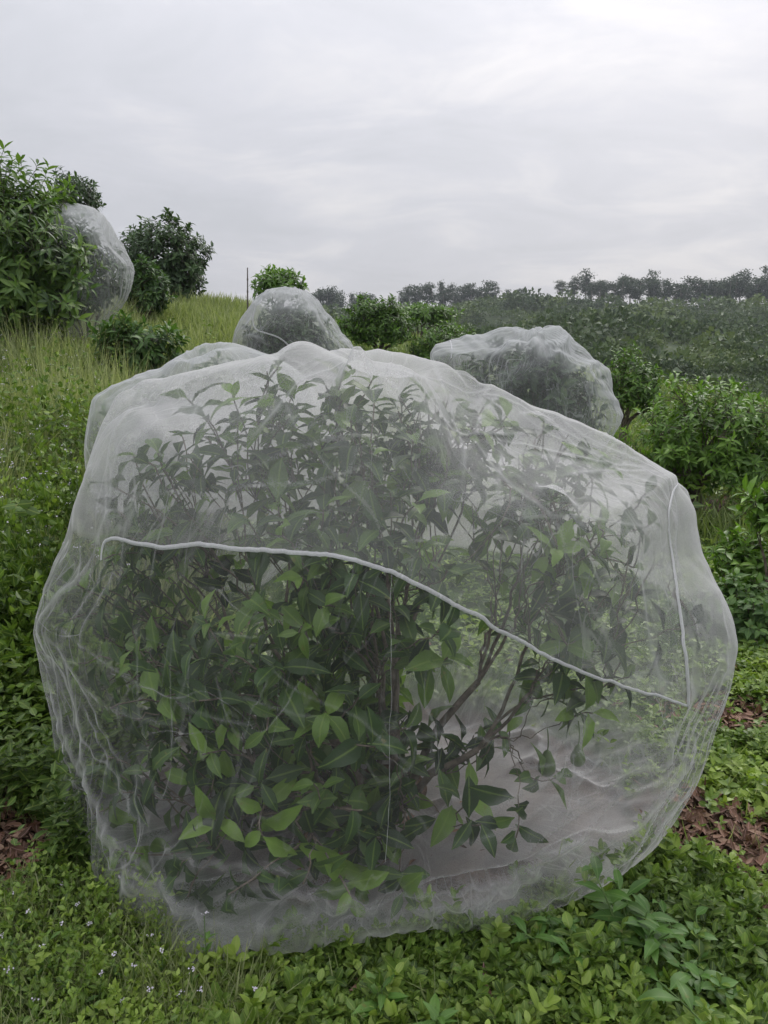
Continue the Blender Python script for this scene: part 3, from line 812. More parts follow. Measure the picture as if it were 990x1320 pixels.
# ------------------------------------------------------------------ the bush inside
def main_bush():
    base = np.array([.03, 2.36, 0]); base[2] = ground_z(base[0], base[1])
    root = thing('fruit_bush', base, 'many stemmed large leaved bush with green fruit inside the big foreground net', 'bush')
    # twig ends: inside the net, sampled through its volume, most of them near the shell
    N = 5200
    d = unit(rng.normal(0, 1, (N, 3)))
    from_c = MAIN_C
    th_i = np.clip((np.degrees(np.arccos(d[:, 2])) - .8) / (TMX - .8) * (nth_ - 1), 0, nth_ - 1).astype(int)
    ph_i = ((np.arctan2(d[:, 1], d[:, 0]) % (2 * PI)) / (2 * PI) * nphi_).astype(int) % nphi_
    R = np.linalg.norm(P[th_i, ph_i] - from_c, axis=-1)
    f = .42 + .53 * rng.random(N) ** .5
    f = np.where((d[:, 2] > .15) & (rng.random(N) < .55), .78 + .19 * rng.random(N), f)
    T = from_c + d * (R * f)[:, None]
    u, v = proj(T)
    ok = (T[:, 2] > ground_z(T[:, 0], T[:, 1]) + .07) & (d[:, 2] > -.9)
    # sparse lower right (bare stems), sparse at the far left and right ends, gaps in the top
    dn = np.ones(N)
    dn *= 1 - .95 * sstep(.02, .2, T[:, 0]) * sstep(.75, .6, T[:, 2])
    dn *= 1 - .7 * sstep(.8, 1.0, T[:, 0]) * sstep(.85, .7, T[:, 2])
    dn = np.where((np.abs(T[:, 0] - .62) < .22) & (np.abs(T[:, 2] - .62) < .13), 1.0, dn)
    dn *= 1 + 1.4 * sstep(.45, .75, np.abs(T[:, 0])) * sstep(.6, .8, T[:, 2])
    dn *= 1 - .5 * sstep(-.1, -.3, T[:, 0]) * sstep(-.6, -.4, -T[:, 2]) * 0
    dn *= 1 - .7 * sstep(.0, .12, T[:, 0]) * sstep(1.05, .9, T[:, 2]) * (T[:, 0] < .5)
    dn *= 1 + 1.2 * sstep(1.0, 1.25, T[:, 2])
    dn *= .08 + 1.6 * (vnoise(T[:, 0] * 3.0, T[:, 1] * 3.0, T[:, 2] * 3.0, 77) > -.02)
    dn *= 1 + 2.2 * sstep(.1, -.1, T[:, 0]) * sstep(.55, .4, T[:, 2])
    dn *= 1 + 1.6 * sstep(.05, -.15, T[:, 0]) * sstep(.95, .8, T[:, 2]) * (T[:, 1] < 2.75)
    dn = np.where((d[:, 2] > .2) & (f > .8), np.maximum(dn, .34), dn)
    dn = np.where((np.abs(T[:, 0] - .36) < .16) & (np.abs(T[:, 2] - .3) < .1) & (T[:, 1] < 2.5), .8, dn)
    ok &= rng.random(N) < dn * .5
    T = T[ok]
    # keep a spacing
    keep = []
    for i in range(len(T)):
        if all(((T[i] - T[k]) ** 2).sum() > .080 ** 2 for k in keep): keep.append(i)
        if len(keep) >= 490: break
    T = T[keep]
    wood, fol = Bag(), Bag()
    dirs = skeleton(wood, base, T, (9, 4, 4), .046, (.0, .40, .68, .86), 8, .035)
    out = unit(T - from_c)
    dirs = unit(dirs * .7 + out * .5)
    whorls(fol, T, dirs, 7, (.08, .155), .40, (40, 100), .11, (.1, .7), 'hi', .47, .45, .1, .10)
    press_inside(fol, P, MAIN_C); press_inside(wood, P, MAIN_C, .98)
    # bare dead twigs in the upper right part
    k = 0
    for _ in range(400):
        if k > 46: break
        p = T[rng.integers(len(T))]
        if not (p[0] > .1 and .7 < p[2] < 1.35): continue
        if rng.random() > .8: continue
        e = p + rng.normal(0, .05, 3) + np.array([rng.uniform(-.02, .08), 0, rng.uniform(.1, .2)])
        tube(wood, bez(p, (p + e) / 2 + rng.normal(0, .012, 3), e, 5), np.linspace(.0032, .0012, 5), 5, .9); k += 1
        for s in range(2):
            q = p + (e - p) * rng.uniform(.3, .8)
            tube(wood, bez(q, q + rng.normal(0, .02, 3), q + rng.normal(0, .045, 3) + [0, 0, .04], 4), np.linspace(.002, .001, 4), 4, .9)
    press_inside(wood, P, MAIN_C, .98)
    wood.obj('stem', M['bark'], root, base); fol.obj('foliage', M['bush'], root, base)
    # hanging fruit
    for (u_, v_, Y) in [(417, 965, 2.35), (705, 985, 2.5), (437, 745, 2.1), (745, 975, 2.6)]:
        c = at(u_, v_, Y); b = Bag()
        s_ = rng.uniform(.85, 1.1)
        prof = [(0.001, .055), (.006, .05), (.012, .045), (.018, .03), (.026, .012), (.031, -.008), (.029, -.024), (.02, -.036), (.008, -.041), (.001, -.040)]
        a = np.arange(14) / 14 * 2 * PI
        V = np.array([[r * math.cos(t), r * math.sin(t), z] for r, z in prof for t in a]) * s_ + c
        i = np.arange(len(prof) - 1)[:, None] * 14; j = np.arange(14)[None]
        ff = np.stack([i + j, i + 14 + j, i + 14 + (j + 1) % 14, i + (j + 1) % 14], -1).reshape(-1, 4)
        b.add(V, ff)
        tube(b, bez(c + [0, 0, .05], c + [.005, 0, .08], c + [.0, .02, .13], 5), .0022, 5)
        b.obj('fruit', M['fruit'], root, base)
main_bush()

# ------------------------------------------------------------------ other trees
def crown_tips(C, R, n, seed, shell=.55, lump=.22, zmin=-.75):
    r = np.random.default_rng(seed)
    d = unit(r.normal(0, 1, (n * 3, 3))); d = d[d[:, 2] > zmin][:n]
    k = 1 + lump * fbm(d[:, 0] * 2.1 + seed, d[:, 1] * 2.1, d[:, 2] * 2.1, seed, 2)
    f = (shell + (1 - shell) * r.random(len(d)) ** .6) * k
    return np.asarray(C) + d * np.asarray(R) * f[:, None], d

def tree(name, label, cat, base, C, R, n, mat, L, asp=.38, leaves_n=9, kind='mid', seed=1, trunk_f=.35, r0=.06, levels=(5, 4, 4), group=None, bark='bark', spread=(40, 95), droop=(.1, .5), hue=.5,
         huevar=.3, lump=.22, shell=.55, extra=None, upright=.35, sides=7, zmin=-.75, span=None):
    base = np.array(base, float); C = np.array(C, float); R = np.array(R, float)
    root = thing(name, base, label, cat, group)
    T, d = crown_tips(C, R, n, seed, shell, lump, zmin)
    if extra is not None: T = np.vstack([T, extra]); d = np.vstack([d, unit(np.asarray(extra) - C)])
    low = T[:, 2] < ground_z(T[:, 0], T[:, 1]) + .05
    T, d = T[~low], d[~low]
    wood, fol = Bag(), Bag()
    tr = base + (C - base) * trunk_f
    dirs = skeleton(wood, base, T, levels, r0, (0, .45, .72, .88), sides, np.linalg.norm(R) * .03, trunk=tr, rtip=.003)
    dirs = unit(dirs * .4 + d * .8)
    whorls(fol, T, dirs, leaves_n, L, asp, spread, L[1] * .7 if span is None else span, droop, kind, hue, huevar, upright)
    wood.obj('trunk', M[bark], root, base); fol.obj('crown', M[mat], root, base)
    return root

def gp(u, Y, dx=0):
    """ground point straight below picture column u at depth Y"""
    x = (u - 495) / F * (Y * CP) + dx
    return np.array([x, Y, float(ground_z(x, Y))])

def px_r(px, Y): return px / F * Y * 1.0

# left, near orchard tree with whorled leaves
C = at(6, 328, 9.5)
ex = np.array([at(5, 192, 9.5), at(8, 215, 9.5), at(6, 232, 9.4), at(48, 212, 9.4), at(45, 230, 9.4), at(-20, 200, 9.5), at(25, 250, 9.3), at(105, 360, 9), at(115, 345, 9.2), at(118, 372, 9)])
ex = np.vstack([ex, [at(rng.uniform(-60, 104), rng.uniform(335, 415), rng.uniform(8.7, 10.2)) for _ in range(150)]])
tree('orchard_tree', 'tall leafy tree with bright green leaf rosettes cut by the left edge', 'tree', gp(15, 9.5), C, (.92, 1.1, 1.08), 640, 'loquat', (.13, .22), .30, 10, 'mid', 3, .45, .07, (6, 5, 4),
     extra=ex, hue=.5, huevar=.4, lump=.32, shell=.45, zmin=-1)
C = at(92, 256, 14.0)
tree('dark_tree', 'dark green tree top showing between the left edge tree and the tall net', 'tree', gp(85, 14.0), C, (.55, .6, .44), 150, 'darktree', (.12, .17), .32, 9, 'mid', 4, .7, .06, hue=.4)
C = at(212, 340, 18)
tree('round_tree', 'large dark round headed tree on the left skyline', 'tree', gp(212, 18), C, (1.05, 1.0, 1.02), 520, 'darktree', (.12, .2), .42, 10, 'mid', 5, .3, .10, (6, 5, 4), hue=.5, lump=.24, shell=.4)
C = at(190, 372, 14)
tree('small_tree', 'small grey green tree in front of the dark round headed tree', 'tree', gp(190, 14), C, (.40, .4, .47), 170, 'shrub', (.11, .17), .38, 9, 'mid', 6, .3, .05, hue=.25, lump=.2)
C = at(180, 448, 8.5)
tree('orchard_bush', 'dark bush with pale shoot tips below the tall net on the slope', 'bush', gp(180, 8.5), C, (.45, .45, .36), 170, 'shrub', (.12, .18), .32, 9, 'mid', 7, .3, .04, hue=.4, lump=.25)
C = at(362, 368, 12)
tree('skyline_tree', 'light green tree top rising behind the pointed net', 'tree', gp(362, 13.5), C, (.42, .4, .24), 120, 'lime', (.10, .16), .34, 9, 'mid', 8, .8, .05, hue=.45)
C = at(488, 418, 15)
tree('orchard_tree', 'round dense green tree behind the middle of the foreground net', 'tree', gp(488, 15), C, (.66, .6, .50), 420, 'lime', (.09, .14), .36, 10, 'mid', 9, .25, .07, (6, 5, 4), hue=.2, lump=.3)
C = at(578, 452, 15)
tree('orchard_bush', 'low green bush between the round tree and the lumpy net', 'bush', gp(575, 15), C, (.78, .6, .42), 340, 'lime', (.09, .14), .36, 9, 'mid', 10, .3, .06, (6, 5, 4), hue=.22, lump=.25)
C = at(540, 405, 26)
tree('orchard_bush', 'far light green bush on the slope above the low green bush', 'bush', gp(540, 26), C, (1.3, 1.0, .32), 200, 'lime', (.18, .28), .4, 9, 'lo', 11, .3, .08, hue=.25, lump=.25)
C = at(442, 432, 18)
tree('orchard_bush', 'yellow green bush beside the right foot of the pointed net', 'bush', gp(440, 18), C, (.45, .5, .28), 120, 'lime', (.13, .2), .38, 9, 'lo', 12, .3, .06, hue=.5, lump=.25)
C = at(815, 500, 10)
tree('orchard_tree', 'green tree directly right of the lumpy net, half behind it', 'tree', gp(805, 10), C, (.36, .4, .42), 190, 'lime', (.08, .13), .34, 9, 'mid', 13, .4, .05, hue=.25, lump=.35)
C = at(912, 575, 7.5)
tree('orchard_tree', 'broad bright green tree standing by the right edge', 'tree', gp(905, 7.5), C, (.80, .70, .62), 600, 'lime', (.075, .13), .34, 10, 'mid', 14, .25, .06, (6, 5, 4), hue=.5, huevar=.4, lump=.36, shell=.35)
C = at(960, 735, 4.9)
tree('young_tree', 'young tree with thin upright stems below the bright tree at the right edge', 'tree', gp(955, 4.9), C, (.24, .26, .36), 95, 'lime', (.08, .14), .32, 8, 'mid', 15, .15, .018, (5, 4, 3), hue=.4, lump=.3, sides=5, shell=.3)
C = at(1010, 655, 4.6)
tree('young_tree', 'leafy sapling leaning in at the right edge beside the reddish soil', 'tree', gp(1015, 4.6), C, (.20, .24, .20), 60, 'lime', (.10, .16), .32, 8, 'mid', 16, .3, .018, (4, 3, 3), hue=.5, lump=.3, sides=5)
C = at(930, 850, 4.2)
tree('low_bush', 'low dense bush on the ground right of the foreground net', 'bush', gp(985, 4.2), gp(985, 4.2) + [0, 0, .16], (.32, .3, .22), 130, 'shrub', (.05, .09), .5, 8, 'mid', 17, .1, .012, (5, 4, 3), hue=.55, sides=5, lump=.3)

# ------------------------------------------------------------------ other nets
def netted(out_px, Y, cpx, ryf, ryb, rz_dn, label_net, label_tree, seed, nphi=150, nth=84, thmax=150, mat='netfar', dens=1.0, npins=12, zipl=None, ntips=240, leaf=(.10, .16), sag=.095, slack=(.04, .16), treemat='darktree', floor=True, crown=(.86, .82), pw=2.2):
    C = at(cpx[0], cpx[1], Y)
    Pn, th, ph, D = net_surface(out_px, C, ryf, ryb, rz_dn, nphi, nth, thmax, pw, seed, npins, slack, 150, .35, sag=sag, floor=floor, att=.03, nfacet=34)
    Pn = fit_rim(Pn, C, out_px)
    P1 = refine(Pn)
    P1, fo = creases(P1, C, random_creases(Pn, 30, seed + 7, thmax, 7, (.010, .016), (.012, .028)), seed)
    if floor: P1[..., 2] = np.maximum(P1[..., 2], ground_z(P1[..., 0], P1[..., 1]) + .008)
    o, f, org = net_mesh('insect_net', P1, M[mat], dens + 1.2 * np.clip(fo, 0, 1.5) + .9 * sstep(.2, .8, unit(P1 - C)[..., 2]), label_net)
    # the tree within
    r = np.random.default_rng(seed + 50)
    N = 900; d = unit(r.normal(0, 1, (N, 3))); d = d[d[:, 2] > -.7]
    ti = np.clip((np.degrees(np.arccos(d[:, 2])) - .8) / (thmax - .8) * (nth - 1), 0, nth - 1).astype(int)
    pi_ = ((np.arctan2(d[:, 1], d[:, 0]) % (2 * PI)) / (2 * PI) * nphi).astype(int) % nphi
    R = np.linalg.norm(Pn[ti, pi_] - C, axis=-1)
    T = C + d * (R * (.4 + (crown[0] - .4) * r.random(len(d)) ** .6))[:, None]
    T = T[T[:, 2] > ground_z(T[:, 0], T[:, 1]) + .12][:ntips]
    base = np.array([C[0], C[1], float(ground_z(C[0], C[1]))])
    root = thing('fruit_tree', base, label_tree, 'tree')
    wood, fol = Bag(), Bag()
    dirs = skeleton(wood, base, T, (5, 4, 3), .035, (0, .45, .7, .88), 6, .03, trunk=base + [0, 0, .15])
    whorls(fol, T, unit(dirs + unit(T - C)), 9, leaf, .4, (40, 100), .1, (.1, .6), 'mid', .4, .3, .2)
    press_inside(fol, P1, C); press_inside(wood, P1, C)
    wood.obj('trunk', M['bark'], root, base); fol.obj('crown', M[treemat], root, base)
    if zipl:
        bv = bvh_of(Pn)
        for zl, w in zipl:
            a_, b_ = on_net(bv, polyline(zl, 4))
            if len(a_) > 4: strip('zipper', a_, b_, w, .003, M['zip'], o, org)
    return o

netted([(112,548),(120,512),(165,488),(207,474),(243,452),(285,440),(332,452),(385,478),(420,540),(400,680),(330,760),(200,740),(120,640)], 4.35, (265, 590), .42, .5, .75,
       'pale net with yellowish folds just behind the left shoulder of the foreground net', 'low tree inside the pale net behind the left shoulder of the foreground net', 21, mat='netfar', dens=.8, npins=9, treemat='shrub', leaf=(.08, .13), ntips=260, crown=(.95, .9))
netted([(299,452),(303,425),(318,400),(345,373),(372,370),(398,376),(420,402),(440,428),(458,450),(462,480),(440,510),(380,520),(320,510),(298,480)], 9.0, (378, 445), .6, .6, .6,
       'pointed grey net standing on the slope behind the middle of the foreground net', 'dark tree wrapped in the pointed net on the slope', 22, mat='netfar', dens=1.0, npins=8, thmax=140,
       zipl=[([(330,392),(326,410),(328,425),(345,430),(362,436),(374,448)], .016)])
netted([(553,458),(562,443),(590,435),(625,430),(645,422),(680,424),(722,420),(742,440),(765,462),(786,475),(790,505),(804,535),(798,550),(770,585),(700,600),(620,580),(570,500)], 6.4, (690, 505), .6, .6, .62,
       'lumpy grey white net over a tree behind the right shoulder of the foreground net', 'dark tree wrapped in the lumpy net behind the right shoulder', 23, mat='netfar', dens=1.05, npins=11, nphi=190, nth=100, sag=.14, slack=(.06, .2),
       zipl=[([(580,440),(583,450),(582,462)], .012)])
netted([(70,262),(95,262),(122,268),(140,285),(152,308),(165,328),(173,352),(166,380),(150,405),(135,425),(120,438),(85,440),(50,435),(30,380),(35,300)], 10.1, (100, 355), .7, .7, .8,
       'tall grey net on the left slope partly behind the left edge tree', 'tree inside the tall net on the left slope', 24, mat='netfar', dens=1.05, npins=10, thmax=140, treemat='darktree')

# ------------------------------------------------------------------ thin pole on the skyline
b0 = gp(318, 13.0); top = at(319, 345, 13.0)
bg = Bag(); pl = bez(b0 - [0, 0, .1], (b0 + top) / 2 + [.01, 0, 0], top, 9)
tube(bg, pl, np.linspace(.018, .009, 9), 7)
for k in range(1, 8):
    c = pl[k]; tube(bg, np.array([c - [0, 0, .015], c + [0, 0, .015]]), .021 - .001 * k, 7)
o = bg.obj('bamboo_pole', M['pole'], None, b0); o.location = b0
tag(o, 'thin upright bamboo pole in the grass left of the pointed net', 'pole')

# ------------------------------------------------------------------ ridge trees
def ridge_variant(seed):
    r = np.random.default_rng(seed)
    wood, fol = Bag(), Bag()
    H = 9.5
    top = np.array([r.normal(0, .3), 0, H * .9])
    tr = bez(np.zeros(3) - [0, 0, .5], top * .5 + [r.normal(0, .3), 0, 0], top, 9)
    tube(wood, tr, np.linspace(.16, .05, 9), 6)
    ncl = 11
    for k in range(ncl):
        f = .42 + .58 * (k / (ncl - 1)) ** .9
        c = tr[0] + (top - tr[0]) * f
        rad = 1.9 * (1 - abs(f - .68) * 1.5)
        a = r.random() * 6.28
        e = c + np.array([math.cos(a) * rad * r.uniform(.3, 1), math.sin(a) * rad * r.uniform(.3, 1), r.uniform(.3, 1.0)])
        tube(wood, bez(c, (c + e) / 2 + [0, 0, -.1], e, 5), np.linspace(.05, .02, 5), 5)
        n = 64
        p = e + r.normal(0, 1, (n, 3)) * np.array([.62, .62, .40]) * r.uniform(.7, 1.15)
        d = unit(r.normal(0, 1, (n, 3)) + [0, 0, -.4])
        leaves(fol, p, d, r.normal(0, 1, (n, 3)), r.uniform(.4, .7, n), r.uniform(.25, .4, n), .2, np.clip(r.normal(.35, .2, n), 0, 1), 'card')
    w = wood.obj('trunk', M['barklight'], None); f = fol.obj('crown', M['euc'], None)
    md = (w.data, f.data)
    bpy.data.objects.remove(w); bpy.data.objects.remove(f)
    return md
VAR = [ridge_variant(100 + k) for k in range(6)]
def ridge_tree(u, hpx, lab, grp, cat='tree', dY=0, base_v=None):
    q = (u - 495) / F * CP
    Y = float(ridge_y(q)) + dY
    x = q * Y
    z = float(ground_z(x, Y))
    h = hpx * 1.22 / F * Y * (.68 + .4 * rng.random() ** .7)
    if rng.random() < .12: return
    u += rng.normal(0, 4)
    q = (u - 495) / F * CP; x = q * Y; z = float(ground_z(x, Y))
    w, f = VAR[rng.integers(len(VAR))]
    root = thing('ridge_tree', (x, Y, z), lab, cat, grp)
    s = h / 9.5
    root.scale = (s * rng.uniform(.8, 1.7), s * rng.uniform(.8, 1.5), s * rng.uniform(.8, 1.12)); root.rotation_euler = (0, 0, rng.random() * 6.28)
    for nm, d in (('trunk', w), ('crown', f)):
        c = bpy.data.objects.new(nm, d); COL.objects.link(c); c.parent = root
for u in np.concatenate([np.arange(398, 486, 5.2)]):
    ridge_tree(u + rng.normal(0, 2), np.interp(u, [398, 440, 486], [34, 33, 20]) * rng.uniform(.8, 1.1), 'slender tree in the left clump on the far ridge', 'slender trees of the left clump on the far ridge', dY=rng.uniform(-6, 8))
for u in np.concatenate([np.arange(516, 680, 4.8)]):
    ridge_tree(u + rng.normal(0, 2), np.interp(u, [516, 560, 630, 680], [30, 30, 27, 14]) * rng.uniform(.8, 1.1), 'slender tree in the middle clump on the far ridge', 'slender trees of the middle clump on the far ridge', dY=rng.uniform(-6, 8))
for u in np.arange(722, 1040, 4.2):
    ridge_tree(u + rng.normal(0, 2), np.interp(u, [722, 740, 800, 860, 1000], [23, 26, 29, 32, 38]) * rng.uniform(.75, 1.1), 'slender tree in the long right row on the far ridge', 'slender trees of the right row on the far ridge', dY=rng.uniform(-8, 8))
ridge_tree(705, 8, 'lone small tree in the gap between the ridge clumps', None)

# hillside scrub (stuff)
def scrub():
    fol = Bag()
    n = 9000
    # denser sampling in picture terms
    Y = 40 + (ridge_y(0) - 38) * rng.random(n) ** .8
    u = rng.uniform(330, 1080, n)
    X = (u - 495) / F * CP * Y
    dn = .35 + .65 * sstep(-.35, .15, fbm(X / 16, Y / 16, 0, 41, 3))
    k = (rng.random(n) < dn) & (Y < ridge_y(X / Y) - 9); X, Y = X[k], Y[k]
    Z = ground_z(X, Y)
    n = len(X)
    sz = (rng.uniform(.5, 1.9, n) * (1 + 1.1 * (rng.random(n) > .9))) * np.interp(Y, [40, 120, 250], [.6, .9, 1.25])
    hue = np.clip(.42 + .35 * vnoise(X / 12, Y / 12, 0, 3) + rng.normal(0, .24, n), 0, 1)
    m = 80
    d = unit(rng.normal(0, 1, (n, m, 3))); d[..., 2] = np.abs(d[..., 2])
    Pp = np.stack([X, Y, Z], -1)[:, None] + d * sz[:, None, None] * np.array([1, 1, .8]) * rng.uniform(.6, 1.05, (n, m, 1))
    dd = unit(d + rng.normal(0, .8, (n, m, 3)))
    Ls = (sz[:, None] * rng.uniform(.2, .38, (n, m)))
    leaves(fol, Pp.reshape(-1, 3), dd.reshape(-1, 3), d.reshape(-1, 3) + rng.normal(0, .4, (n * m, 3)), Ls.ravel(), Ls.ravel() * .7, .2, np.clip(np.repeat(hue, m) + rng.normal(0, .1, n * m), 0, 1), 'card')
    o = fol.obj('hillside_scrub', M['scrub'], None)
    tag(o, 'dense dark green scrub covering the far hillside', 'scrub', None, 'stuff')
scrub()

# ------------------------------------------------------------------ ground cover, grass, litter, flowers
_low = P[..., 2] < ground_z(P[..., 0], P[..., 1]) + .045
_pa = np.arctan2(P[..., 1][_low] - MAIN_C[1], P[..., 0][_low] - MAIN_C[0]); _pr = np.hypot(P[..., 1][_low] - MAIN_C[1], P[..., 0][_low] - MAIN_C[0])
_fb = np.zeros(90); np.maximum.at(_fb, np.clip(((_pa + PI) / (2 * PI) * 90).astype(int), 0, 89), _pr)
_fb = np.where(_fb == 0, .9, _fb); _fc = (np.arange(90) + .5) / 90 * 2 * PI - PI
def inside_net(x, y, m=1.0):
    a = np.arctan2(y - MAIN_C[1], x - MAIN_C[0])
    return np.hypot(x - MAIN_C[0], y - MAIN_C[1]) < np.interp(a, _fc, _fb, period=2 * PI) * m
def scatter(n, u0, u1, Y0, Y1, power=1.0):
    Y = Y0 * (Y1 / Y0) ** (rng.random(n) ** power)
    u = rng.uniform(u0, u1, n)
    X = (u - 495) / F * (Y * CP + 1.2 * SP)
    return X, Y

def cover():
    fol = Bag()
    def put(X, Y, size, nl, hmul=1.0, hue=.5, kind='mid', h0=(.03, .12)):
        Z = ground_z(X, Y)
        so = soil_at(X, Y)
        k = (rng.random(len(X)) > so * 1.15) & ~inside_net(X, Y, .995)
        X, Y, Z = X[k], Y[k], Z[k]; n = len(X)
        h = rng.uniform(*h0, n) * (1 + .5 * vnoise(X * 2.5, Y * 2.5, 0, 61) + .4 * vnoise(X * 7, Y * 7, 0, 65)) * hmul
        hb = np.clip(hue + .3 * vnoise(X * 2.3, Y * 2.3, 0, 62) + rng.normal(0, .17, n), 0, 1)
        s = size * rng.uniform(.7, 1.3, n)
        tips = np.stack([X, Y, Z + h], -1)
        d = unit(rng.normal(0, .35, (n, 3)) + [0, 0, 1])
        a0 = rng.random(n) * 6.28
        for j in range(nl):
            lev = j // 2
            ang = a0 + (j % 2) * PI + lev * 1.571 + rng.normal(0, .25, n)
            rad = np.stack([np.cos(ang), np.sin(ang), np.zeros(n)], -1)
            sp = np.radians(np.clip(82 - lev * 14 + rng.normal(0, 12, n), 20, 110))
            D = np.cos(sp)[:, None] * d + np.sin(sp)[:, None] * rad
            f = lev / max(1, (nl // 2))
            O = tips - d * ((1 - f) * h * .6)[:, None]
            Ls = s * (1.1 - .35 * f) * rng.uniform(.8, 1.15, n)
            leaves(fol, O, D, d + rng.normal(0, .2, (n, 3)), Ls, Ls * rng.uniform(.42, .62, n), rng.uniform(0, .4, n), np.clip(hb + rng.normal(0, .1, n) + .12 * f, 0, 1), kind, fold=.25)
    X, Y = scatter(5200, -120, 1120, 1.25, 2.6); k = (X > -.45) | (rng.random(len(X)) < .35); X, Y = X[k], Y[k]; put(X, Y, .028, 8, .85, hue=.42, kind='round')
    X, Y = scatter(420, 250, 1120, 1.3, 2.5); put(X, Y, .044, 10, 1.4, hue=.5, kind='round', h0=(.06, .12))
    X, Y = scatter(2600, -160, 300, 1.25, 2.5); put(X, Y, .022, 10, 1.3, hue=.72, kind='mid', h0=(.04, .13))
    X, Y = scatter(2600, 380, 1120, 1.3, 2.25); put(X, Y, .033, 8, 1.0, hue=.36, kind='round', h0=(.04, .11))
    X, Y = scatter(3000, 330, 1120, 1.3, 2.5); put(X, Y, .020, 10, .8, hue=.6, kind='mid', h0=(.03, .11))
    X, Y = scatter(1300, -260, 170, 4.0, 12); put(X, Y, .045, 12, 2.6, hue=.38, h0=(.12, .25))
    X, Y = scatter(4200, 0, 1150, 2.4, 7); put(X, Y, .045, 6, hue=.5)
    X, Y = scatter(4500, 880, 1150, 2.5, 7); put(X, Y, .042, 6, .7, hue=.62)
    X, Y = scatter(6500, -200, 160, 2.0, 5.2); put(X, Y, .048, 6, 1.6, hue=.16, h0=(.05, .2))
    X, Y = scatter(1500, -60, 150, 2.7, 4.8); k = X < -1.15; X, Y = X[k], Y[k]; put(X, Y, .06, 14, 1.0, hue=.2, h0=(.18, .42))
    X, Y = scatter(700, -260, 170, 4.5, 11); k = vnoise(X * .7, Y * .7, 0, 95) > .05; X, Y = X[k], Y[k]; put(X, Y, .07, 14, 1.0, hue=.35, h0=(.25, .55))
    X, Y = scatter(3800, -100, 1200, 6.5, 26); put(X, Y, .10, 6, 2.0, hue=.4, h0=(.04, .2), kind='lo')
    o = fol.obj('groundcover', M['cover'], None)
    tag(o, 'low broad leaved green ground cover around the foreground net', 'ground cover', None, 'stuff')
cover()

def blades(fol, X, Y, h, w, hue, lean=.35):
    Z = ground_z(X, Y); n = len(X)
    d = unit(rng.normal(0, lean, (n, 3)) * [1, 1, 0] + [0, 0, 1])
    leaves(fol, np.stack([X, Y, Z - .01], -1), d, rng.normal(0, 1, (n, 3)) * [1, 1, .1], h, w, rng.uniform(0, .5, n), hue, 'mid', fold=.3)

def grass():
    fol = Bag()
    # slope on the left
    X, Y = scatter(110000, -260, 320, 3.4, 24, .95)
    k = (rng.random(len(X)) > soil_at(X, Y) * 1.3) & (X < -.62 * np.minimum(Y, 6) * .25 - .4) & (np.hypot((X + .1) / 1.45, (Y - 2.6) / 1.1) > 1)
    X, Y = X[k], Y[k]; n = len(X)
    h = rng.uniform(.18, .55, n) * (1 + .4 * vnoise(X * .8, Y * .8, 0, 70)) * np.interp(Y, [3, 5, 24], [.7, 1, 1.35])
    blades(fol, X, Y, h, h * .035 + .004 * Y / 5, np.clip(.5 + .25 * vnoise(X * .6, Y * .6, 0, 71) + rng.normal(0, .14, n), 0, 1))
    # tall feathery stems and tussocks on the slope
    X, Y = scatter(26000, -260, 190, 3.6, 14)
    k = (vnoise(X * 1.1, Y * 1.1, 0, 93) > -.1) & (np.hypot((X + .1) / 1.5, (Y - 2.6) / 1.15) > 1); X, Y = X[k], Y[k]; n = len(X)
    h = rng.uniform(.35, .85, n) * (1 + .4 * vnoise(X * 1.1, Y * 1.1, 0, 93)) * np.interp(Y, [3.6, 6], [.65, 1])
    blades(fol, X, Y, h, rng.uniform(.003, .008, n), np.clip(rng.normal(.75, .2, n), 0, 1), .22)
    # all the middle distance
    X, Y = scatter(26000, 200, 1200, 6, 34)
    k = rng.random(len(X)) > soil_at(X, Y); X, Y = X[k], Y[k]; n = len(X)
    h = rng.uniform(.15, .45, n) * np.interp(Y, [6, 34], [.8, 1.5])
    blades(fol, X, Y, h, .006 + .0018 * Y, np.clip(.38 + .25 * vnoise(X * .5, Y * .5, 0, 72) + rng.normal(0, .12, n), 0, 1))
    # skyline grass on the left crest
    X, Y = scatter(16000, 180, 330, 14, 30); k = rng.random(len(X)) > soil_at(X, Y) * 1.2; X, Y = X[k], Y[k]
    h = rng.uniform(.3, .75, len(X)); blades(fol, X, Y, h, .03, np.clip(rng.normal(.55, .15, len(X)), 0, 1))
    # lower left corner, fine upright stems
    X, Y = scatter(11000, -160, 330, 1.25, 2.6)
    k = ~inside_net(X, Y, 1.0) & (rng.random(len(X)) > soil_at(X, Y) * 1.2); X, Y = X[k], Y[k]; n = len(X)
    blades(fol, X, Y, rng.uniform(.07, .2, n), rng.uniform(.003, .007, n), np.clip(rng.normal(.62, .18, n), 0, 1), .4)
    # thin scattered grass in front and at right
    X, Y = scatter(2500, 300, 1120, 1.3, 6)
    k = ~inside_net(X, Y, 1.0); X, Y = X[k], Y[k]; n = len(X)
    blades(fol, X, Y, rng.uniform(.05, .15, n), rng.uniform(.003, .006, n), np.clip(rng.normal(.5, .15, n), 0, 1), .5)
    o = fol.obj('grass', M['grass'], None)
    tag(o, 'light green meadow grass on the left slope', 'grass', None, 'stuff')
grass()

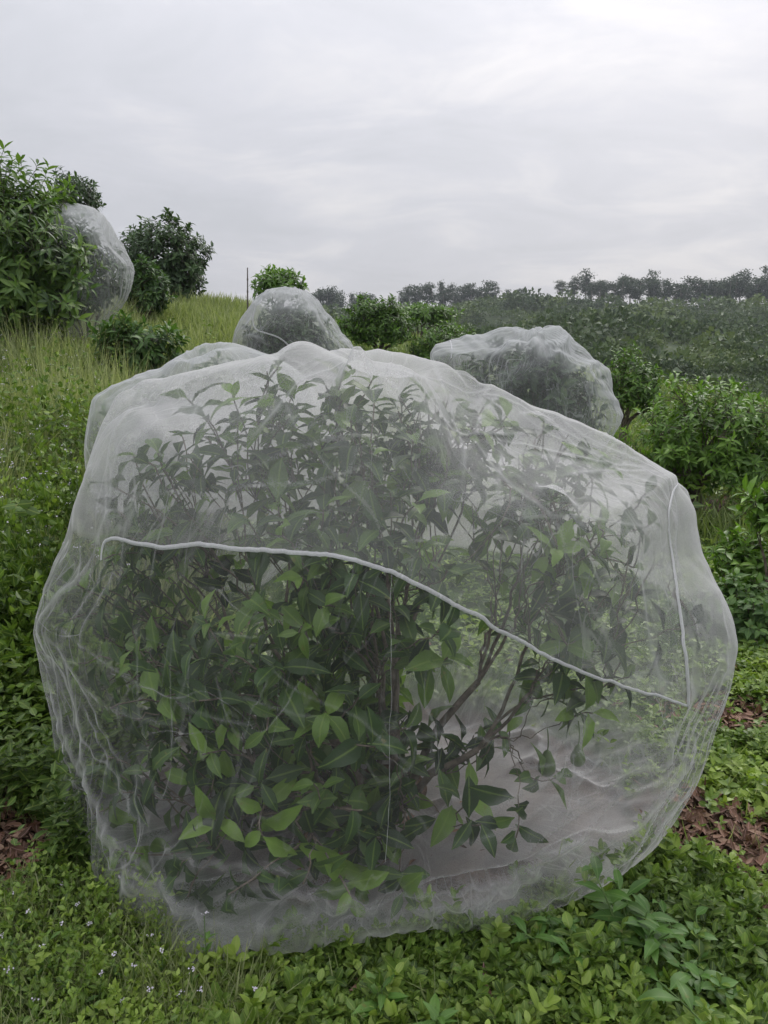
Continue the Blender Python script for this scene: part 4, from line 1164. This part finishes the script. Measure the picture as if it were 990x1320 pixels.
def litter():
    b = Bag()
    Xs, Ys = [], []
    for (px, py, rx, ry, s) in PATCH:
        n = int(900 * min(1.2, rx * ry / .08) * s) if py < 4 else int(260)
        Xs.append(px + rng.normal(0, rx * .55, n)); Ys.append(py + rng.normal(0, ry * .55, n))
    n = 110; Xs.append(rng.normal(-.05, .22, n)); Ys.append(rng.normal(2.4, .18, n))
    n = 260; x_, y_ = scatter(n, 0, 1000, 1.3, 4); Xs.append(x_); Ys.append(y_)
    X, Y = np.concatenate(Xs), np.concatenate(Ys)
    k = ~inside_net(X, Y, 1.0) | (np.hypot((X + .05) / .5, (Y - 2.4) / .4) < 1); X, Y = X[k], Y[k]; n = len(X)
    Z = ground_z(X, Y) + rng.uniform(.008, .03, n)
    d = unit(rng.normal(0, 1, (n, 3)) * [1, 1, .25])
    L = rng.uniform(.022, .066, n) * np.where(Y > 5, 1.5, 1)
    leaves(b, np.stack([X, Y, Z], -1), d, rng.normal(0, .3, (n, 3)) + [0, 0, 1], L, L * rng.uniform(.3, .5, n), rng.uniform(-.6, .6, n), np.clip(rng.normal(.45, .28, n), 0, 1), 'mid', fold=.4)
    o = b.obj('fallen_leaves', M['litter'], None)
    tag(o, 'reddish brown dead leaves lying on bare soil patches', 'fallen leaves', None, 'stuff')
litter()

def flower_head(b, c, s, n=7):
    for k in range(n):
        p = c + rng.normal(0, s * .75, 3) * [1, 1, .6]
        a = np.arange(5) * 1.2566 + rng.random() * 6
        nrm = unit(rng.normal(0, .5, 3) + [0, -.2, 1])
        t1 = unit(np.cross(nrm, [1, .2, 0])); t2 = np.cross(nrm, t1)
        D = np.cos(a)[:, None] * t1 + np.sin(a)[:, None] * t2 + nrm * .3
        leaves(b, np.repeat(p[None], 5, 0), D, np.repeat(nrm[None], 5, 0), s * .55, s * .42, .1, .5, 'lo', fold=.1)

def flowers():
    # uncountable specks in the meadow
    pet, st = Bag(), Bag()
    X, Y = scatter(900, -150, 200, 3.4, 9)
    k = (np.hypot((X + .1) / 1.5, (Y - 2.6) / 1.15) > 1); X, Y = X[k], Y[k]
    Z = ground_z(X, Y) + rng.uniform(.25, .6, len(X))
    for x, y, z in zip(X, Y, Z):
        flower_head(pet, np.array([x, y, z]), .006 + .0007 * y, 3)
        g = float(ground_z(x, y)); tube(st, np.array([[x, y, g], [x + .01, y, (g + z) / 2], [x, y, z]]), .0018, 4)
    o = mesh_merge('meadow_flowers', [(pet, M['petal']), (st, M['stemgreen'])])
    tag(o, 'tiny white flowers sprinkled through the meadow on the left slope', 'flowers', None, 'stuff')

def mesh_merge(name, pairs, parent=None, origin=None):
    Vs, Fs, idx, off = [], [], [], 0
    for mi, (b, m) in enumerate(pairs):
        V = np.concatenate(b.V); Vs.append(V)
        for k, f in b.F.items():
            f = np.concatenate(f) + off; Fs.append(f); idx.append(np.full(len(f), mi))
        off += len(V)
    V = np.concatenate(Vs)
    if origin is not None: V = V - origin
    A = np.concatenate([np.concatenate(b.A) for b, m in pairs])
    return mesh_obj(name, V, Fs, [m for b, m in pairs], parent, {'tint': A}, True, np.concatenate(idx))
flowers()

def flower_stem(u, v, top_dv, lab, grp, Yoff=0.0):
    p = hit(u, v); p = p.copy(); p[2] = ground_z(p[0], p[1])
    Yt = p[1]
    top = at(u + rng.normal(0, 6), v - top_dv, Yt - .01)
    root = thing('flowering_weed', p, lab, 'wild flower', grp)
    st, pet = Bag(), Bag()
    C = bez(p, (p + top) / 2 + rng.normal(0, .008, 3), top, 7); tube(st, C, np.linspace(.0022, .0012, 7), 5)
    lv = Bag()
    n = 7; t = rng.uniform(.1, .85, n); O = C[(t * 6).astype(int)]
    D = unit(rng.normal(0, 1, (n, 3)) * [1, 1, .3] + [0, 0, .4]); leaves(lv, O, D, rng.normal(0, .2, (n, 3)) + [0, 0, 1], rng.uniform(.02, .045, n), rng.uniform(.008, .014, n), .2, rng.uniform(.4, .8, n), 'mid')
    flower_head(pet, top, .005, 9)
    st.obj('stem', M['stemgreen'], root, p); lv.obj('foliage', M['weed'], root, p); pet.obj('flower', M['petal'], root, p)
G1 = 'low white flower stems in the lower left corner'
for (u, v, h) in [(40,1235,60),(80,1260,70),(110,1245,55),(150,1300,70),(175,1305,60),(60,1290,70),(20,1330,80),(120,1330,75),(210,1280,55),(240,1310,60),(100,1215,50),(30,1200,50),
                  (140,1225,45),(190,1250,45),(75,1180,40),(160,1350,60),(230,1350,70),(10,1265,60),(260,1335,60),(50,1350,60),(200,1335,60),(320,1325,50)]:
    flower_stem(u, v, h, 'small pale lilac flower stem in the lower left corner', G1)
flower_stem(268, 1270, 92, 'tallest thin flowering stem, standing in front of the bottom edge of the foreground net', None)
flower_stem(150, 1190, 60, 'thin budding stem against the lower left rim of the foreground net', None)

def weed(u, v, lab, nst, h, L, asp=.32, seed=0, mat='weed', hue=.5, spread=.35, lpn=9):
    p = hit(u, v); p[2] = ground_z(p[0], p[1])
    root = thing('broadleaf_weed', p, lab, 'weed')
    fol = Bag()
    for s in range(nst):
        st = Bag()
        e = p + np.array([rng.normal(0, spread), rng.normal(0, spread), 1.0]) * h * rng.uniform(.7, 1.1)
        C = bez(p + rng.normal(0, .01, 3) * [1, 1, 0], (p + e) / 2 + [0, 0, .02], e, 8); tube(st, C, np.linspace(.0035, .0018, 8), 5)
        n = lpn; t = np.linspace(.25, 1, n); O = p + (C[np.clip((t * 7).astype(int), 0, 7)] - p)
        a = np.arange(n) * 2.4 + rng.random() * 6; el = np.interp(t, [.2, 1], [.1, .7]) + rng.normal(0, .12, n)
        D = np.stack([np.cos(a) * np.cos(el), np.sin(a) * np.cos(el), np.sin(el)], -1)
        Ls = L * rng.uniform(.75, 1.15, n) * np.interp(t, [0, .7, 1], [.9, 1, .7])
        leaves(fol, O, D, np.tile([0, 0, 1.], (n, 1)) + rng.normal(0, .15, (n, 3)), Ls, Ls * asp, rng.uniform(.2, .5, n), np.clip(hue + rng.normal(0, .12, n), 0, 1), 'hi', fold=.3, wave=.06)
        st.obj('stem', M['stemgreen'], root, p)
    fol.obj('foliage', M[mat], root, p)
weed(815, 1245, 'big leafy weed clump with long pointed leaves below the right end of the foreground net', 7, .20, .105, .34, hue=.45, spread=.55)
weed(720, 1240, 'weed with long pointed leaves in front of the middle right hem of the foreground net', 4, .15, .09, .32, hue=.4, spread=.5)
weed(490, 1330, 'pale star shaped weed at the bottom edge of the picture', 2, .10, .085, .30, hue=.8, spread=.2, lpn=11)
weed(560, 1345, 'pale pointed leaved weed beside the star shaped weed at the bottom edge', 2, .10, .08, .30, hue=.75, spread=.3, lpn=10)
weed(905, 1290, 'rounded weed clump in the lower right corner', 6, .13, .06, .5, hue=.45, spread=.6)

# ------------------------------------------------------------------ haze
def haze():
    x0, x1, y0, y1, z0, z1 = -420, 420, -30, 420, -75, 45
    V = np.array([[x, y, z] for x in (x0, x1) for y in (y0, y1) for z in (z0, z1)], float)
    f = np.array([[0, 1, 3, 2], [4, 6, 7, 5], [0, 4, 5, 1], [2, 3, 7, 6], [0, 2, 6, 4], [1, 5, 7, 3]])
    m, nt, N, K = newmat('haze_air')
    p = N.new('ShaderNodeVolumePrincipled'); p.inputs['Density'].default_value = HAZE_D
    p.inputs['Color'].default_value = (.80, .84, .92, 1); p.inputs['Anisotropy'].default_value = .2
    o = N.new('ShaderNodeOutputMaterial'); K.new(p.outputs[0], o.inputs['Volume'])
    ob = mesh_obj('haze', V, [f], m, None, smooth=False)
    tag(ob, 'thin pale air haze over the valley', 'haze', None, 'stuff')
HAZE_D = .00045
USE_HAZE = True
if USE_HAZE: haze()

# ------------------------------------------------------------------ sky and light
SUN_EL, SUN_AZ = math.radians(40), math.radians(26)     # azimuth clockwise from +Y (towards +X)
W = bpy.data.worlds.new('World'); S.world = W; W.use_nodes = True
nt = W.node_tree; N = nt.nodes; K = nt.links; N.clear()
sky = N.new('ShaderNodeTexSky'); sky.sky_type = 'NISHITA'; sky.sun_disc = False; sky.sun_elevation = SUN_EL; sky.sun_rotation = SUN_AZ
sky.air_density = 1.0; sky.dust_density = 3.0
tc = N.new('ShaderNodeTexCoord')
sep = N.new('ShaderNodeSeparateXYZ'); K.new(tc.outputs['Generated'], sep.inputs[0])
def mth(op, a, b=None, c=None):
    n = N.new('ShaderNodeMath'); n.operation = op
    for i, s in enumerate((a, b, c)):
        if s is None: continue
        if isinstance(s, (int, float)): n.inputs[i].default_value = s
        else: K.new(s, n.inputs[i])
    return n.outputs[0]
zc_ = mth('ADD', mth('MAXIMUM', sep.outputs['Z'], 0.0), .22)
cx = mth('DIVIDE', sep.outputs['X'], zc_); cy = mth('DIVIDE', sep.outputs['Y'], zc_)
cmb = N.new('ShaderNodeCombineXYZ'); K.new(cx, cmb.inputs[0]); K.new(cy, cmb.inputs[1])
def wnoise(scale, detail, rough, loc, dist=0.0, sc=(1, 1, 1)):
    mp = N.new('ShaderNodeMapping'); mp.inputs['Location'].default_value = loc; mp.inputs['Scale'].default_value = sc
    K.new(cmb.outputs[0], mp.inputs[0])
    n = N.new('ShaderNodeTexNoise'); n.inputs['Scale'].default_value = scale; n.inputs['Detail'].default_value = detail
    n.inputs['Roughness'].default_value = rough; n.inputs['Distortion'].default_value = dist
    K.new(mp.outputs[0], n.inputs['Vector']); return n.outputs['Fac']
na_ = wnoise(.75, 6, .5, (3.1, 7.7, 0), .4)
nb_ = wnoise(2.6, 9, .6, (1.3, 2.2, 0), .5, (.8, 1.1, 1))
mixn = mth('ADD', mth('MULTIPLY', na_, .45), mth('MULTIPLY', nb_, .55))
cr = N.new('ShaderNodeValToRGB'); K.new(mixn, cr.inputs[0])
el = cr.color_ramp.elements
el[0].position = .38; el[0].color = (.56, .57, .61, 1)
el[1].position = .62; el[1].color = (.72, .71, .73, 1)
e = el.new(.5); e.color = (.61, .615, .66, 1)
# brighter round the veiled sun and towards the zenith, a faint mauve band low down
sd = (math.sin(SUN_AZ) * math.cos(SUN_EL), math.cos(SUN_AZ) * math.cos(SUN_EL), math.sin(SUN_EL))
dp = N.new('ShaderNodeVectorMath'); dp.operation = 'DOT_PRODUCT'; K.new(tc.outputs['Generated'], dp.inputs[0]); dp.inputs[1].default_value = sd
glow = mth('POWER', mth('MAXIMUM', dp.outputs['Value'], 0.0), 9.0)
zen = mth('POWER', mth('MAXIMUM', sep.outputs['Z'], 0.0), 1.6)
gain = mth('ADD', mth('ADD', mth('MULTIPLY', glow, .27), mth('MULTIPLY', zen, 1.9)), .96)
cg = N.new('ShaderNodeVectorMath'); cg.operation = 'SCALE'; K.new(cr.outputs[0], cg.inputs[0]); K.new(mth('MULTIPLY', gain, 10.0), cg.inputs['Scale'])
mx = N.new('ShaderNodeMix'); mx.data_type = 'RGBA'; mx.inputs[0].default_value = .93
K.new(sky.outputs[0], mx.inputs[6]); K.new(cg.outputs[0], mx.inputs[7])
bgn = N.new('ShaderNodeBackground'); bgn.inputs['Strength'].default_value = .1; K.new(mx.outputs[2], bgn.inputs[0])
wo = N.new('ShaderNodeOutputWorld'); K.new(bgn.outputs[0], wo.inputs[0])

sl = bpy.data.lights.new('sun', 'SUN'); sl.energy = 1.5; sl.angle = math.radians(22); sl.color = (1.0, .96, .90)
so = bpy.data.objects.new('sun', sl); COL.objects.link(so)
so.rotation_euler = (Vector(sd)).to_track_quat('Z', 'Y').to_euler(); so.location = (5, 10, 12)

# ------------------------------------------------------------------ camera
cam = bpy.data.cameras.new('camera'); co = bpy.data.objects.new('camera', cam); COL.objects.link(co)
co.location = (0, 0, CAMZ); co.rotation_euler = (PI / 2 - PITCH, 0, 0)
cam.sensor_fit = 'VERTICAL'; cam.sensor_height = 24; cam.lens = 24 / 2 / (660 / F)
cam.clip_end = 3000; cam.clip_start = .05
S.camera = co
S.view_settings.view_transform = 'Standard'; S.view_settings.look = 'None'; S.view_settings.exposure = 0; S.view_settings.gamma = 1
S.render.engine = 'CYCLES'
S.cycles.transparent_max_bounces = 48; S.cycles.max_bounces = 6; S.cycles.diffuse_bounces = 2; S.cycles.use_adaptive_sampling = True; S.cycles.adaptive_threshold = .02; S.cycles.transmission_bounces = 4
S.cycles.use_denoising = True
